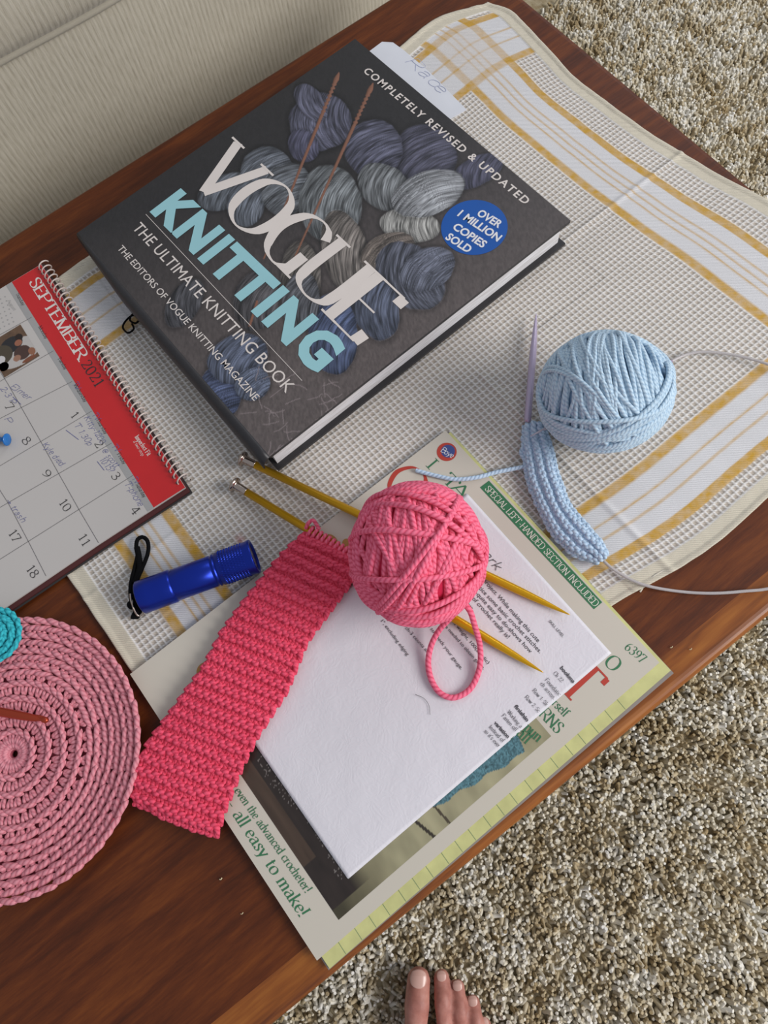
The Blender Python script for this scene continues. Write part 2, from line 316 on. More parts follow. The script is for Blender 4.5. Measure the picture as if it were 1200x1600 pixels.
# ================================================================ THE ROOM: carpet
FZ = -0.42
def carpet():
    t = NT('carpet_backing'); nz = t.noise(t.obj(), 90, 5, .7)
    t.set(Base_Color=t.ramp(nz, [(.3, '#8a7858'), (.7, '#bcb095')]), Roughness=.95, Specular_IOR_Level=.1)
    fl = MB().box((0.0, 0.0, FZ - .01), (2.2, 2.2, .01)).build('floor', t.m); tag(fl, kind='structure')
    # tufts: twisted little yarn ends, instanced on scattered points
    m = NT('carpet_yarn'); rnd = m.n('ShaderNodeAttribute', attribute_type='INSTANCER', attribute_name='tone').outputs['Fac']
    fz = m.noise(m.obj(), 300, 3)
    c = m.ramp(rnd, [(0, '#a69370'), (.25, '#c2b496'), (.48, '#dcd4c0'), (.7, '#eae6da'), (1, '#f4f2ec')]); m.set(Base_Color=m.mix(m.math('MULTIPLY', fz, .22), c, la('#94805c')), Roughness=.95, Specular_IOR_Level=.05, Sheen_Weight=.1)
    step = .0045; xs = np.arange(-1.15, 1.0, step); ys = np.arange(-1.0, 1.35, step); X, Y = np.meshgrid(xs, ys); X = X.ravel(); Y = Y.ravel()
    cx, cy = CAM[0] + .1, CAM[1]
    in_table = (X > -.48) & (X < -.20) & (Y > -.75) & (Y < -.1)          # far under the table nothing can be seen of the pile
    far = (X < -.62)
    keep = ~in_table & ~far; X = X[keep]; Y = Y[keep]; X = X + rng.normal(0, step * .3, len(X)); Y = Y + rng.normal(0, step * .3, len(Y))
    lump = fbm(X * 26 + 40, Y * 26 + 40, 3, 3); Z = FZ + .001 + (lump - .5) * .010
    me = bpy.data.meshes.new('carpet_pile'); me.vertices.add(len(X)); me.vertices.foreach_set('co', np.stack([X, Y, Z], 1).astype(np.float32).ravel()); me.materials.append(m.m)
    rot = np.stack([rng.normal(0, .34, len(X)) + .9*(fbm(X*14+9, Y*14+9, 5, 2)-.5), rng.normal(0, .34, len(X)) + .9*(fbm(X*14+70, Y*14+9, 6, 2)-.5), rng.uniform(0, 6.28, len(X))], 1)
    a = me.attributes.new('tilt', 'FLOAT_VECTOR', 'POINT'); a.data.foreach_set('vector', rot.astype(np.float32).ravel())
    tone = np.clip(.5 + 1.5 * (fbm(X * 75 + 3, Y * 75 + 8, 14, 3) - .47) + rng.normal(0, .16, len(X)), 0, 1); a = me.attributes.new('tone', 'FLOAT', 'POINT'); a.data.foreach_set('value', tone.astype(np.float32))
    a = me.attributes.new('size', 'FLOAT', 'POINT'); a.data.foreach_set('value', (rng.uniform(.75, 1.25, len(X)) * (.8 + .4 * lump)).astype(np.float32))
    o = bpy.data.objects.new('carpet_pile', me); COL.objects.link(o)
    tag(o, 'beige and cream flecked cut pile carpet around the wooden table', 'carpet', kind='stuff')
    ng = bpy.data.node_groups.new('tufts', 'GeometryNodeTree'); ng.interface.new_socket('Geometry', in_out='INPUT', socket_type='NodeSocketGeometry'); ng.interface.new_socket('Geometry', in_out='OUTPUT', socket_type='NodeSocketGeometry')
    N = ng.nodes; L = ng.links; gi = N.new('NodeGroupInput'); go = N.new('NodeGroupOutput')
    bz = N.new('GeometryNodeCurvePrimitiveBezierSegment'); bz.inputs['Resolution'].default_value = 5
    for k, v in (('Start', (0, 0, 0)), ('Start Handle', (0, 0, .004)), ('End Handle', (.0002, .0004, .007)), ('End', (.0016, .0008, .0105))): bz.inputs[k].default_value = v
    sr = N.new('GeometryNodeSetCurveRadius'); par = N.new('ShaderNodeMapRange'); sp = N.new('GeometryNodeSplineParameter'); L.new(sp.outputs['Factor'], par.inputs[0]); par.inputs[3].default_value = 1.0; par.inputs[4].default_value = .62; L.new(par.outputs[0], sr.inputs['Radius'])
    cc = N.new('GeometryNodeCurvePrimitiveCircle'); cc.inputs['Resolution'].default_value = 6; cc.inputs['Radius'].default_value = .0026
    cm = N.new('GeometryNodeCurveToMesh'); cm.inputs['Fill Caps'].default_value = True; L.new(bz.outputs[0], sr.inputs['Curve']); L.new(sr.outputs[0], cm.inputs['Curve']); L.new(cc.outputs[0], cm.inputs['Profile Curve'])
    if 'Scale' in cm.inputs: L.new(par.outputs[0], cm.inputs['Scale'])
    sm = N.new('GeometryNodeSetMaterial'); sm.inputs['Material'].default_value = m.m; L.new(cm.outputs[0], sm.inputs[0])
    iop = N.new('GeometryNodeInstanceOnPoints'); L.new(gi.outputs[0], iop.inputs['Points']); ss = N.new('GeometryNodeSetShadeSmooth'); L.new(sm.outputs[0], ss.inputs[0]); L.new(ss.outputs[0], iop.inputs['Instance'])
    na = N.new('GeometryNodeInputNamedAttribute'); na.data_type = 'FLOAT_VECTOR'; na.inputs['Name'].default_value = 'tilt'; L.new(na.outputs[0], iop.inputs['Rotation'])
    nb = N.new('GeometryNodeInputNamedAttribute'); nb.data_type = 'FLOAT'; nb.inputs['Name'].default_value = 'size'; L.new(nb.outputs[0], iop.inputs['Scale'])
    L.new(iop.outputs[0], go.inputs[0]); md = o.modifiers.new('tufts', 'NODES'); md.node_group = ng
carpet()

# ================================================================ coffee table
TA = math.radians(-1.7); tex = np.array([math.cos(TA), math.sin(TA)]); tey = np.array([-math.sin(TA), math.cos(TA)])
def T2(x, y): return tex * x + tey * y
def wood():
    t = NT('reddish_brown_wood'); v = t.obj(); s1 = t.map(v, (1, .10, 1), (0, 0, TA))
    warp = t.noise(t.map(v, (1, .35, 1)), 5, 3); vw = t.n('ShaderNodeVectorMath', {0: s1, 1: t.n('ShaderNodeCombineXYZ', {'X': t.math('MULTIPLY', warp, .035)}).outputs[0]}, operation='ADD').outputs[0]
    rings = t.noise(vw, 120, 6, .7); fine = t.noise(t.map(v, (1, .035, 1), (0, 0, TA)), 900, 3, .6); broad = t.noise(t.map(v, (1, .25, 1)), 9, 2)
    c = t.ramp(rings, [(.30, '#2a1003'), (.42, '#481d07'), (.54, '#602c0c'), (.72, '#7d4114')]); c = t.mix(t.math('MULTIPLY', fine, .30), c, la('#230d03')); c = t.mix(t.math('MULTIPLY', broad, .45), c, la('#63300f'))
    t.set(Base_Color=c, Roughness=t.math('ADD', t.math('MULTIPLY', fine, .2), .40), Specular_IOR_Level=.3); t.bump(fine, .12, .0003); return t.m
WOOD = wood()
def wood_edge():
    t = NT('oak_edge_wood'); v = t.obj(); s1 = t.map(v, (1, .08, 1)); r = t.noise(s1, 110, 4, .6)
    t.set(Base_Color=t.ramp(r, [(.32, '#56290c'), (.5, '#864a17'), (.7, '#a36526')]), Roughness=.36, Specular_IOR_Level=.45); t.bump(r, .15, .0003); return t.m
EDGE = wood_edge()
table = thing('coffee_table', (*T2(-.07, -.30), FZ), 'reddish brown wooden coffee table under the books and yarn', 'table')
X0, X1, Y0, Y1 = -.3815, .2362, -.92, .3245
c = T2((X0 + X1) / 2, (Y0 + Y1) / 2)
MB().box((c[0], c[1], -.0145), ((X1 - X0) / 2 - .022, (Y1 - Y0) / 2 - .022, .0145), TA).build('tabletop', WOOD, table)
def edge_strip(x0, x1, y0, y1):
    q = T2((x0 + x1) / 2, (y0 + y1) / 2); MB().box((q[0], q[1], -.0165), ((x1 - x0) / 2, (y1 - y0) / 2, .01648), TA, .0065).build('edge_moulding', EDGE if x0 > 0 or y0 > .2 else WOOD, table)
edge_strip(X0, X0 + .030, Y0 + .0, Y1); edge_strip(X1 - .030, X1, Y0, Y1)
def cross_edge(y0, y1):
    q = T2((X0 + X1) / 2, (y0 + y1) / 2); MB().box((q[0], q[1], -.0166), ((X1 - X0) / 2 - .0045, (y1 - y0) / 2, .0165), TA, .0065).build('edge_moulding', WOOD, table)
cross_edge(Y1 - .030, Y1); cross_edge(Y0, Y0 + .030)
for x0, x1, y0, y1 in ((X0+.05, X0+.07, Y0+.06, Y1-.06), (X1-.07, X1-.05, Y0+.06, Y1-.06)):
    q = T2((x0+x1)/2, (y0+y1)/2); MB().box((q[0], q[1], -.065), ((x1-x0)/2, (y1-y0)/2, .036), TA).build('apron', WOOD, table)
for y in (Y0+.06, Y1-.06):
    q = T2((X0+X1)/2, y); MB().box((q[0], q[1], -.065), ((X1-X0)/2-.071, .01, .036), TA).build('apron', WOOD, table)
for x in (X0 + .06, X1 - .06):
    for y in (Y0 + .06, Y1 - .06):
        q = T2(x, y); V = []; 
        for z, h in ((FZ, .016), (-.03, .024)): V += [(*(q + tex * a * h + tey * b_ * h), z) for a, b_ in ((-1,-1),(1,-1),(1,1),(-1,1))]
        MB().add(V, [(3,2,1,0), (4,5,6,7), (0,1,5,4), (1,2,6,5), (2,3,7,6), (3,0,4,7)]).build('leg', WOOD, table)

# ================================================================ sofa in the ribbed fabric
SY1 = .52
def sofa():
    t = NT('ribbed_upholstery'); v = t.uv(); sx = t.n('ShaderNodeSeparateXYZ', {'Vector': v}); u = sx.outputs[0]
    wob = t.noise(t.map(v, (1, .3, 1)), 30, 2); ph = t.math('ADD', t.math('MULTIPLY', u, 2 * math.pi / .0052), t.math('MULTIPLY', wob, 7.0))
    st = t.math('MULTIPLY', t.math('ADD', t.math('SINE', ph), 1.0), .5); sl = t.noise(t.map(v, (1, .10, 1)), 650, 4, .7); fz = t.noise(v, 1500, 3)
    h = t.math('ADD', t.math('MULTIPLY', st, .35), t.math('MULTIPLY', sl, 1.1))
    f = t.math('ADD', t.math('MULTIPLY', st, .16), t.math('ADD', t.math('MULTIPLY', sl, .64), t.math('MULTIPLY', fz, .2)))
    t.set(Base_Color=t.ramp(f, [(.22, '#948c7b'), (.48, '#b4ad9c'), (.75, '#c6c0b1')]), Roughness=.9, Specular_IOR_Level=.15, Sheen_Weight=.2); t.bump(h, .5, .0009); fab = t.m
    root = thing('sofa', (-.80, -.2, FZ), 'sofa in beige ribbed upholstery behind the wooden table', 'sofa')
    def sheet(name, prof, y0, y1, m):      # profile [(x, z)] swept along y; u along y, v along the profile
        prof = smooth_path([(a, 0, b) for a, b in prof], .012); n = len(prof); ys = np.linspace(y0, y1, 60)
        L = np.r_[0, np.cumsum(np.linalg.norm(np.diff(prof, axis=0), axis=1))]; V = []; 
        for y in ys:
            wv = .004 * math.sin(y * 9) + .003 * math.sin(y * 23 + 1)
            V += [(p[0] + wv, y, p[2]) for p in prof]
        Fs = []; UV = []
        for i in range(len(ys) - 1):
            for k in range(n - 1):
                Fs.append((i*n+k, (i+1)*n+k, (i+1)*n+k+1, i*n+k+1)); UV += [(ys[i], L[k]), (ys[i+1], L[k]), (ys[i+1], L[k+1]), (ys[i], L[k+1])]
        return obj(name, V, Fs, m, root, UV=UV)
    sheet('front_panel', [(-.515, FZ + .03), (-.508, -.25), (-.505, -.1), (-.502, .0), (-.503, .046)], -.95, SY1, fab)
    sheet('seat_cushion', [(-.505, .040), (-.496, .050), (-.488, .062), (-.487, .100), (-.505, .135), (-.56, .16), (-.75, .175), (-1.05, .17)], -.95, SY1, fab)
    sheet('backrest', [(-1.0, .17), (-1.02, .28), (-1.06, .42), (-1.12, .45), (-1.2, .40), (-1.22, .0), (-1.22, FZ + .03)], -.95, SY1, fab)
    yv = np.linspace(-.95, SY1, 200); y_ = Yarn(8); y_.tube(np.stack([-.499 + .004*np.sin(yv*9) + .003*np.sin(yv*23+1), yv, .0445 + 0*yv], 1), .0030)
    y_.build('piping', fab, root)
    MB().box((-.86, (SY1 - .94) / 2, -.19), (.34, (SY1 + .94) / 2, .19)).build('frame', plain('sofa_frame_cloth', '#6f6a60', .9), root)
    for x in (-.6, -1.12):
        for y in (-.88, SY1 - .08): MB().box((x, y, FZ + .0205), (.025, .025, .02), 0, .004).build('foot', WOOD, root)
sofa()

# ================================================================ waffle weave towel
def sinterp(x, xs, ys):
    g = np.linspace(xs[0], xs[-1], 400); y = np.interp(g, xs, ys); k = np.hanning(41); k /= k.sum(); y = np.convolve(np.pad(y, 20, 'edge'), k, 'valid'); return np.interp(x, g, y)
def towel():
    cell = .0042; nx = int(.496 / cell) * 4; ny = int(.60 / cell) * 4
    u = np.linspace(0, 1, nx + 1); v = np.linspace(0, 1, ny + 1); U, V = np.meshgrid(u, v, indexing='ij')
    nom_x = -.314 + .496 * U; nom_y = -.279 + .60 * V
    ytop = sinterp(nom_x, [-.314, -.297, -.24, -.178, -.107, -.04, .01, .10, .182], [.299, .311, .306, .297, .301, .309, .321, .330, .332])
    xr = sinterp(nom_y, [-.28, 0, .03, .07, .3], [.168, .169, .174, .1825, .182]); xl = sinterp(nom_y, [-.28, -.2, -.1, .2, .27, .32], [-.314, -.314, -.318, -.313, -.322, -.300])
    wob = lambda a, s: .0011 * (fbm(a * 30 + s, a * 0 + s, 11, 3) - .5) * 2
    X = nom_x + (xr + wob(nom_y, 5) - .182) * np.clip((nom_x + .0) / .182, 0, 1) ** 1.5 + (xl + wob(nom_y, 9) + .314) * np.clip((-nom_x - .05) / .264, 0, 1) ** 2
    Y = nom_y + (ytop + wob(nom_x, 7) - .321) * np.clip((nom_y - .0) / .321, 0, 1) ** 2.2 + wob(nom_x, 3) * (nom_y < -.27)
    dx = np.minimum(nom_x + .314, .182 - nom_x); dy = np.minimum(nom_y + .279, .321 - nom_y); d = np.minimum(dx, dy); hem = d < .0125
    bandX = ((nom_x > -.297) & (nom_x < -.233)) | ((nom_x > .107) & (nom_x < .1575)); bandY = ((nom_y > -.241) & (nom_y < -.193)) | ((nom_y > .233) & (nom_y < .287))
    def yel(c, lo, hi):
        w_ = np.zeros_like(c)
        for a, b in ((lo, lo + .0078), (hi - .0078, hi)): w_ = np.maximum(w_, np.clip((.0042 - np.abs(c - (a + b) / 2)) / .0008, 0, 1) * .95)
        for a in (np.linspace(lo, hi, 6)[2:4] if c is nom_x else np.linspace(lo, hi, 9)[3:6]): w_ = np.maximum(w_, np.exp(-((c - a) / .0009) ** 2) * .8)
        return w_
    yx = np.maximum(yel(nom_x, -.297, -.233) * (nom_x < 0), yel(nom_x, .107, .1575)); yy = np.maximum(yel(nom_y, -.241, -.193), yel(nom_y, .233, .287))
    brush = .62 + .62 * fbm(nom_x * 260, nom_y * 260, 21, 3)
    both = bandX & bandY; y_ = np.where(both, .5 * (yx + yy) + .12, np.maximum(yx, yy)); y_ = np.clip(y_ * brush, 0, 1) * ~hem
    waf = ~(bandX | bandY | hem)
    i4 = (np.arange(nx + 1) % 4)[:, None]; j4 = (np.arange(ny + 1) % 4)[None, :]
    ridge = np.maximum((i4 == 0) * 1.0, (j4 == 0) * .85); pit = ((i4 == 2) & (j4 == 2)) * 1.0
    relief = np.where(waf, ridge * .0009 + .0004 - pit * .0001, .0009)
    relief = np.where(hem, .0013 + .0006 * (d < .004) + .0004 * fbm(nom_x * 200, nom_y * 200, 4, 2), relief)
    dome = .0012 * (fbm(nom_x * 18 + 5, nom_y * 18 + 5, 31, 2)) + .0011 * np.exp(-((nom_x + .066) / .0022) ** 2) + .0012 * np.exp(-((nom_y - .05) / .0025) ** 2)
    calm = ((nom_x < -.02) & (nom_y < .18) & (nom_y > -.13)) | ((nom_x > -.02) & (nom_y < 0.02))
    corner = np.clip((-nom_x - .26) / .05, 0, 1) * np.clip((nom_y - .25) / .06, 0, 1)
    Z = .0003 + relief + dome * np.where(calm, .12, 1) + .003 * corner * (fbm(nom_x * 60, nom_y * 60, 8, 2))
    edge = np.exp(-(dx / .003) ** 2) + np.exp(-(dy / .003) ** 2); Z = Z + .0006 * edge
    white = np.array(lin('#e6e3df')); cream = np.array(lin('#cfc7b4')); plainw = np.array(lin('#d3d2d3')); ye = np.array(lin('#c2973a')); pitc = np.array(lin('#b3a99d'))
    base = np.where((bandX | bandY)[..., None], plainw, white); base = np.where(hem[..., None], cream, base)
    inpit = waf & (ridge < .5); base = np.where(inpit[..., None], pitc, base)  # hollows greyer than the ridges, shade of the weave painted in
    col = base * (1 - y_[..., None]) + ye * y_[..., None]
    stain = np.exp(-(((nom_x + .031) / .004) ** 2 + ((nom_y + .166) / .003) ** 2)) * .5 + np.exp(-(((nom_x + .03) / .01) ** 2 + ((nom_y - .0) / .01) ** 2)) * 0
    col = col * (1 - stain[..., None]) + np.array(lin('#c07070')) * stain[..., None]
    col = col * (.93 + .14 * fbm(nom_x * 12, nom_y * 12, 17, 3))[..., None]
    n1, n2 = X.shape; idx = np.arange(n1 * n2).reshape(n1, n2); Fq = np.stack([idx[:-1, :-1], idx[1:, :-1], idx[1:, 1:], idx[:-1, 1:]], -1).reshape(-1, 4)
    top = np.stack([X, Y, Z], -1).reshape(-1, 3)
    border = np.r_[idx[:, 0], idx[-1, 1:], idx[-2::-1, -1], idx[0, -2:0:-1]]; low = top[border].copy(); low[:, 2] = .0002; nb = len(border); li = n1 * n2 + np.arange(nb)
    Fs = np.stack([border, li, np.roll(li, -1), np.roll(border, -1)], -1); Vv = np.r_[top, low]; cc = np.r_[col.reshape(-1, 3), col.reshape(-1, 3)[border]]
    t = NT('towel_cotton'); a = t.n('ShaderNodeVertexColor', layer_name='print').outputs[0]; v_ = t.obj()
    th = t.noise(t.map(v_, (1, 1, 1), (0, 0, .8)), 2200, 3, .6); tw = t.n('ShaderNodeTexWave', {'Vector': t.map(v_, (1, 1, 1), (0, 0, .75)), 'Scale': 230.0, 'Distortion': 1.5, 'Detail': 1.0}).outputs['Fac']
    hh = t.math('ADD', t.math('MULTIPLY', th, .7), t.math('MULTIPLY', tw, .5)); dk = t.math('SUBTRACT', 1.12, t.math('MULTIPLY', hh, .30))
    t.set(Base_Color=t.n('ShaderNodeVectorMath', {0: a, 'Scale': t.math('ADD', .66, t.math('MULTIPLY', hh, .52))}, operation='SCALE').outputs[0], Roughness=.92, Specular_IOR_Level=.15, Sheen_Weight=.15); t.bump(hh, .6, .0005)
    root = thing('kitchen_towel', (-.07, .02, .0), 'white and yellow striped waffle weave towel lying on the wooden table', 'towel')
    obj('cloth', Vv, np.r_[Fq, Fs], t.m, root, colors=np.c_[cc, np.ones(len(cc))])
    th_m = plain('towel_thread', '#cfc8b8', .9); y = Yarn(6)
    y.tube(smooth_path([pt(1000, 925, .0016), pt(1012, 908, .002), pt(1028, 896, .0025), pt(1049, 886, .0015)], .002), .0006); y.build('loose_thread', th_m, root)
towel()

# ================================================================ big knitting book
BO = np.array([-.3214, .1679]); BT = .0256; BW, BH = .2593, .2883
bex = np.array([math.cos(BT), math.sin(BT)]); bey = np.array([-math.sin(BT), math.cos(BT)])
def B2(u, v): return BO + bex * u - bey * v           # u right, v down the cover, metres
def to_uv(px, py, z=.032):
    p = P2(px, py, z) - BO; return np.array([p @ bex, -(p @ bey)])
def paint_cover():
    st = .00062; nu, nv = int(BW / st) + 1, int(BH / st) + 1
    U, V = np.meshgrid(np.linspace(0, BW, nu), np.linspace(0, BH, nv), indexing='ij')
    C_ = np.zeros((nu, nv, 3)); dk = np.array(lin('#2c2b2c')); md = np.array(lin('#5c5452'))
    g = np.clip((U / BW * .9 + .1) * (.45 + .5 * np.abs(V / BH - .5) * 2), 0, 1); g = np.clip((U - .04) / .20 + (V - .18) / .5, 0, 1) * .95  # print lightens to the lower right, window sheen put into its colour
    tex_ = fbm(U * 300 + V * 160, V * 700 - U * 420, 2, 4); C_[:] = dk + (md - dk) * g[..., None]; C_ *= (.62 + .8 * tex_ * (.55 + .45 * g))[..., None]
    def lobe(px, py, a, b, ang, col, strand, freq=900, bend=0.6, lo=.25, gain=1.35, seed=1, sharp=.6):
        "one bulge of a skein: centre px, half axes in metres, turned ang, strands running at angle 'strand'"
        c0 = to_uv(px, py); x = U - c0[0]; y = V - c0[1]; ca, sa = math.cos(ang), math.sin(ang); s = x * ca + y * sa; q = -x * sa + y * ca
        r2 = (s / a) ** 2 + (q / b) ** 2; edge = .30 * (fbm(U * 90, V * 90, seed + 3, 3) - .5); m = r2 + edge < 1
        cs, ss = math.cos(strand), math.sin(strand); wv = .0022 * (fbm(U * 70, V * 70, seed + 9, 2) - .5); along = s * cs + q * ss; across = -s * ss + q * cs; across = across + wv + bend * .6 * along ** 2 / max(a, b)
        fib = .24 * vnoise(across * freq * .45 + 30, along * 30 + 30, seed) + .38 * vnoise(across * freq * 1.3 + 9, along * 70, seed + 1) + .38 * vnoise(across * freq * 2.4, along * 160, seed + 2)
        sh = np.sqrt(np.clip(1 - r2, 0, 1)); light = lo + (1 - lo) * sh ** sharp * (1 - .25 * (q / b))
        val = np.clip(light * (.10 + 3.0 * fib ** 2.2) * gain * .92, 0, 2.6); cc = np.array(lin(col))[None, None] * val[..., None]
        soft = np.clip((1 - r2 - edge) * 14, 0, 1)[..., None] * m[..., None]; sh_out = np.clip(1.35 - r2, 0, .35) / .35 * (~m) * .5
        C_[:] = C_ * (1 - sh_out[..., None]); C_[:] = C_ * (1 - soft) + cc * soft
    k = .00052
    for a in (       # px, py, half length px, half width px, turn, colour, strand
        (745,268, 26,46,.1,'#4a4a5b',.9,1), (664,243, 62,48,.5,'#4b4b5a',1.15,2), (584,232, 58,46,.55,'#525363',1.1,3), (500,190, 60,50,.45,'#545565',.15,4), (486,160, 44,22,.2,'#565767',.2,5), (474,228, 34,24,.3,'#4a4a5c',.4,6),
        (352,300, 34,46,.3,'#5c6168',.9,7), (418,272, 56,42,.35,'#656a72',1.2,8), (384,318, 44,30,.6,'#5e636b',.4,9), (448,296, 50,40,.7,'#62666b',1.1,10), (600,292, 50,36,.1,'#6f7274',.8,11), (516,318, 74,48,.55,'#6d7173',.35,12),
        (640,352, 46,30,-.6,'#8a8985',1.3,13), (668,302, 40,58,.25,'#85878a',1.5,14),
        (540,395, 80,34,.45,'#6b6560',.35,15), (606,392, 30,42,.2,'#7d736b',1.4,16), (470,430, 60,30,.6,'#5c5752',.4,17),
        (640,430, 64,46,.1,'#575a66',.5,18), (668,420, 34,44,.0,'#666a78',1.45,19), (585,478, 60,34,.4,'#4f5565',.4,20), (520,520, 66,36,.6,'#46506a',.5,21), (470,470, 50,28,.7,'#57585d',.3,22),
        (400,470, 50,34,.7,'#4a484a',.3,23), (288,474, 26,44,-.5,'#46464a',1.2,24), (345,610, 46,32,.6,'#47506a',1.2,25), (372,560, 40,44,.3,'#545b6c',.9,26), (395,600, 26,26,.2,'#5f6779',1.3,27)):
        px, py, la_, lb, an, colr, stn, sd = a; lobe(px, py, la_ * k, lb * k, an, colr, stn, seed=sd * 5, freq=(1300 if sd in (13, 14, 16, 19, 25, 27) else 800), gain=1.55 if sd in (13, 14) else 1.35)
    # pale fibres curling near the foot of the cover
    for i in range(46):
        c0 = to_uv(rng.uniform(400, 560), rng.uniform(590, 700)); a0 = rng.uniform(0, 6.3)
        for s in np.linspace(0, .012, 40):
            a0 += .08 * rng.normal(); c0 = c0 + np.array([math.cos(a0), math.sin(a0)]) * .0003; i0, j0 = int(c0[0] / BW * (nu-1)), int(c0[1] / BH * (nv-1))
            if 0 <= i0 < nu and 0 <= j0 < nv: C_[i0, j0] = C_[i0, j0] * .5 + np.array(lin('#8c8080')) * .45
    # the two photographed wooden needles
    for (ax, ay), (bx, by) in (((530, 113), (412, 405)), ((583, 130), (458, 408)), ((402, 470), (390, 510))):
        A = to_uv(ax, ay); Bq = to_uv(bx, by); d = Bq - A; L = np.linalg.norm(d); d /= L; s = (U - A[0]) * d[0] + (V - A[1]) * d[1]; q = (U - A[0]) * -d[1] + (V - A[1]) * d[0]
        if L > .03:
            rad = np.where(s < .004, .0004 + s * .3, np.where(s < .013, .0024 - (np.abs(s - .008)) * .16, np.where(s < .045, .0015 + .0006 * np.sin(s * 1500), .0015 - (s - .045) * .006)))
        else: rad = np.full_like(s, .001)
        m = (s > 0) & (s < L) & (np.abs(q) < rad); sh = .55 + .6 * np.sqrt(np.clip(1 - (q / np.maximum(rad, 1e-5)) ** 2, 0, 1)) - .25 * q / .0015
        cc = np.array(lin('#7a5443'))[None, None] * sh[..., None]; C_[:] = np.where(m[..., None], cc, C_)
    C_[:] = np.clip(C_, 0.004, 1); P = BO[None, None] + U[..., None] * bex - V[..., None] * bey
    lift = .0004 * (fbm(U * 30, V * 30, 3, 2) - .5) * 0
    return U, V, P, C_
def sheet_mesh(P, z, C_):
    n1, n2 = P.shape[:2]; idx = np.arange(n1 * n2).reshape(n1, n2); Fq = np.stack([idx[:-1, :-1], idx[:-1, 1:], idx[1:, 1:], idx[1:, :-1]], -1).reshape(-1, 4)
    V = np.concatenate([P, np.full(P.shape[:2] + (1,), z) if np.isscalar(z) else z[..., None]], -1).reshape(-1, 3)
    return V, Fq, np.c_[C_.reshape(-1, 3), np.ones(n1 * n2)]
book = thing('knitting_book', (*B2(BW/2, BH/2), .0028), 'thick dark grey knitting book with yarn skeins pictured on its jacket', 'book')
DARK = plain('dark_jacket', '#2b2a2c', .42, spec=.45, var=.1, scale=200)
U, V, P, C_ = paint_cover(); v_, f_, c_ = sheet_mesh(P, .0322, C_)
MB().slab([B2(0, 0), B2(BW, 0), B2(BW, BH), B2(0, BH)], .0292, .0321).build('front_cover', DARK, book)
MB().slab([B2(0, 0), B2(BW, 0), B2(BW, BH), B2(0, BH)], .0036, .0062).build('back_cover', DARK, book)
MB().slab([B2(0, 0.0), B2(.004, 0.0), B2(.004, BH), B2(0, BH)], .0061, .0293).build('spine', DARK, book)
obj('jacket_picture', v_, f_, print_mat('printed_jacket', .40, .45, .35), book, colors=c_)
t = NT('page_edges'); vv = t.obj(); ln = t.noise(t.map(vv, (.02, .02, 1)), 2600, 2, .5); t.set(Base_Color=t.ramp(ln, [(.35, '#b9b6b4'), (.6, '#dcdcdf')]), Roughness=.8); t.bump(ln, .5, .0003); PAGES = t.m
MB().slab([B2(.0035, .004), B2(BW - .0045, .004), B2(BW - .0045, BH - .003), B2(.0035, BH - .003)], .0062, .0292).build('page_block', PAGES, book)
# jacket overhang along the foot of the book
prof = [(0, .0322), (.0035, .0320), (.0065, .0306), (.0088, .0272), (.0095, .0225)]; mb = MB(); ns = 24
for s in range(ns + 1):
    u = BW * s / ns; k = min(.85, .3 + s / 12) 
    for q, z in prof: mb.v.append((*B2(u, BH + q * k), z))
    for q, z in prof[::-1]: mb.v.append((*B2(u, BH + max(0, q * k - .0009)), z - .0010))
mm = len(prof) * 2
for s in range(ns):
    for k in range(mm): mb.f.append((s*mm + k, s*mm + (k+1) % mm, (s+1)*mm + (k+1) % mm, (s+1)*mm + k))
mb.f += [tuple(range(mm))[::-1], tuple(ns*mm + k for k in range(mm))]; mb.n = len(mb.v); mb.build('jacket_overhang', DARK, book, smooth=True)
CREAM = plain('cover_cream_ink', '#d6cdc6', .5, var=.02); AQUA = plain('cover_aqua_ink', '#92c2c8', .5, var=.02); BLUE = plain('sticker_blue', '#0a4f9e', .4, var=.03); WHITE = plain('white_ink', '#dcdcde', .5, var=.02)
ZC = .0324; Z = .0322
mb = MB(); serif_text(mb, 'VOGUE', P2(368, 268, Z) * 0 + np.array([-.2985, -.0222]), (-.0875, -.0128), .0505, ZC, wt=.19, thin=.030, serif=.10, nib=.0, power=2.0); mb.build('title_lettering', CREAM, book)
mb = MB(); sans_text(mb, 'KNITTING', P2(237, 329, Z), P2(496, 583, Z), .0300, ZC + .0001, bold=.050, space=1.13); mb.build('subtitle_lettering', AQUA, book)
for s_, a, b, h_, bo, sp in (('THE ULTIMATE KNITTING BOOK', (206, 357), (447, 615), .0098, 0, 1), ('THE EDITORS OF VOGUE KNITTING MAGAZINE', (183, 389), (397, 627), .0058, .004, 1), ('COMPLETELY REVISED & UPDATED', (567, 112), (820, 320), .0068, .02, 1.25)):
    mb = MB(); sans_text(mb, s_, P2(*a, Z), P2(*b, Z), h_, ZC, bold=bo, space=sp); mb.build('cover_lettering', CREAM, book)
mb = MB(); strip(mb, P2(228, 335, Z), P2(472, 595, Z), .0004, ZC); mb.build('printed_rule', CREAM, book)
st = MB(); disc(st, P2(741, 355, Z), .0252, ZC); stk = st.build('round_sticker', BLUE, book)
for s_, a, b in (('OVER', (744, 336), (779, 357)), ('1 MILLION', (714, 337), (777, 378)), ('COPIES', (706, 357), (754, 388)), ('SOLD', (695, 373), (731, 396))):
    mb = MB(); sans_text(mb, s_, P2(*a, Z), P2(*b, Z), .0068, ZC + .0002, bold=.03); mb.build('sticker_lettering', WHITE, book).parent = stk
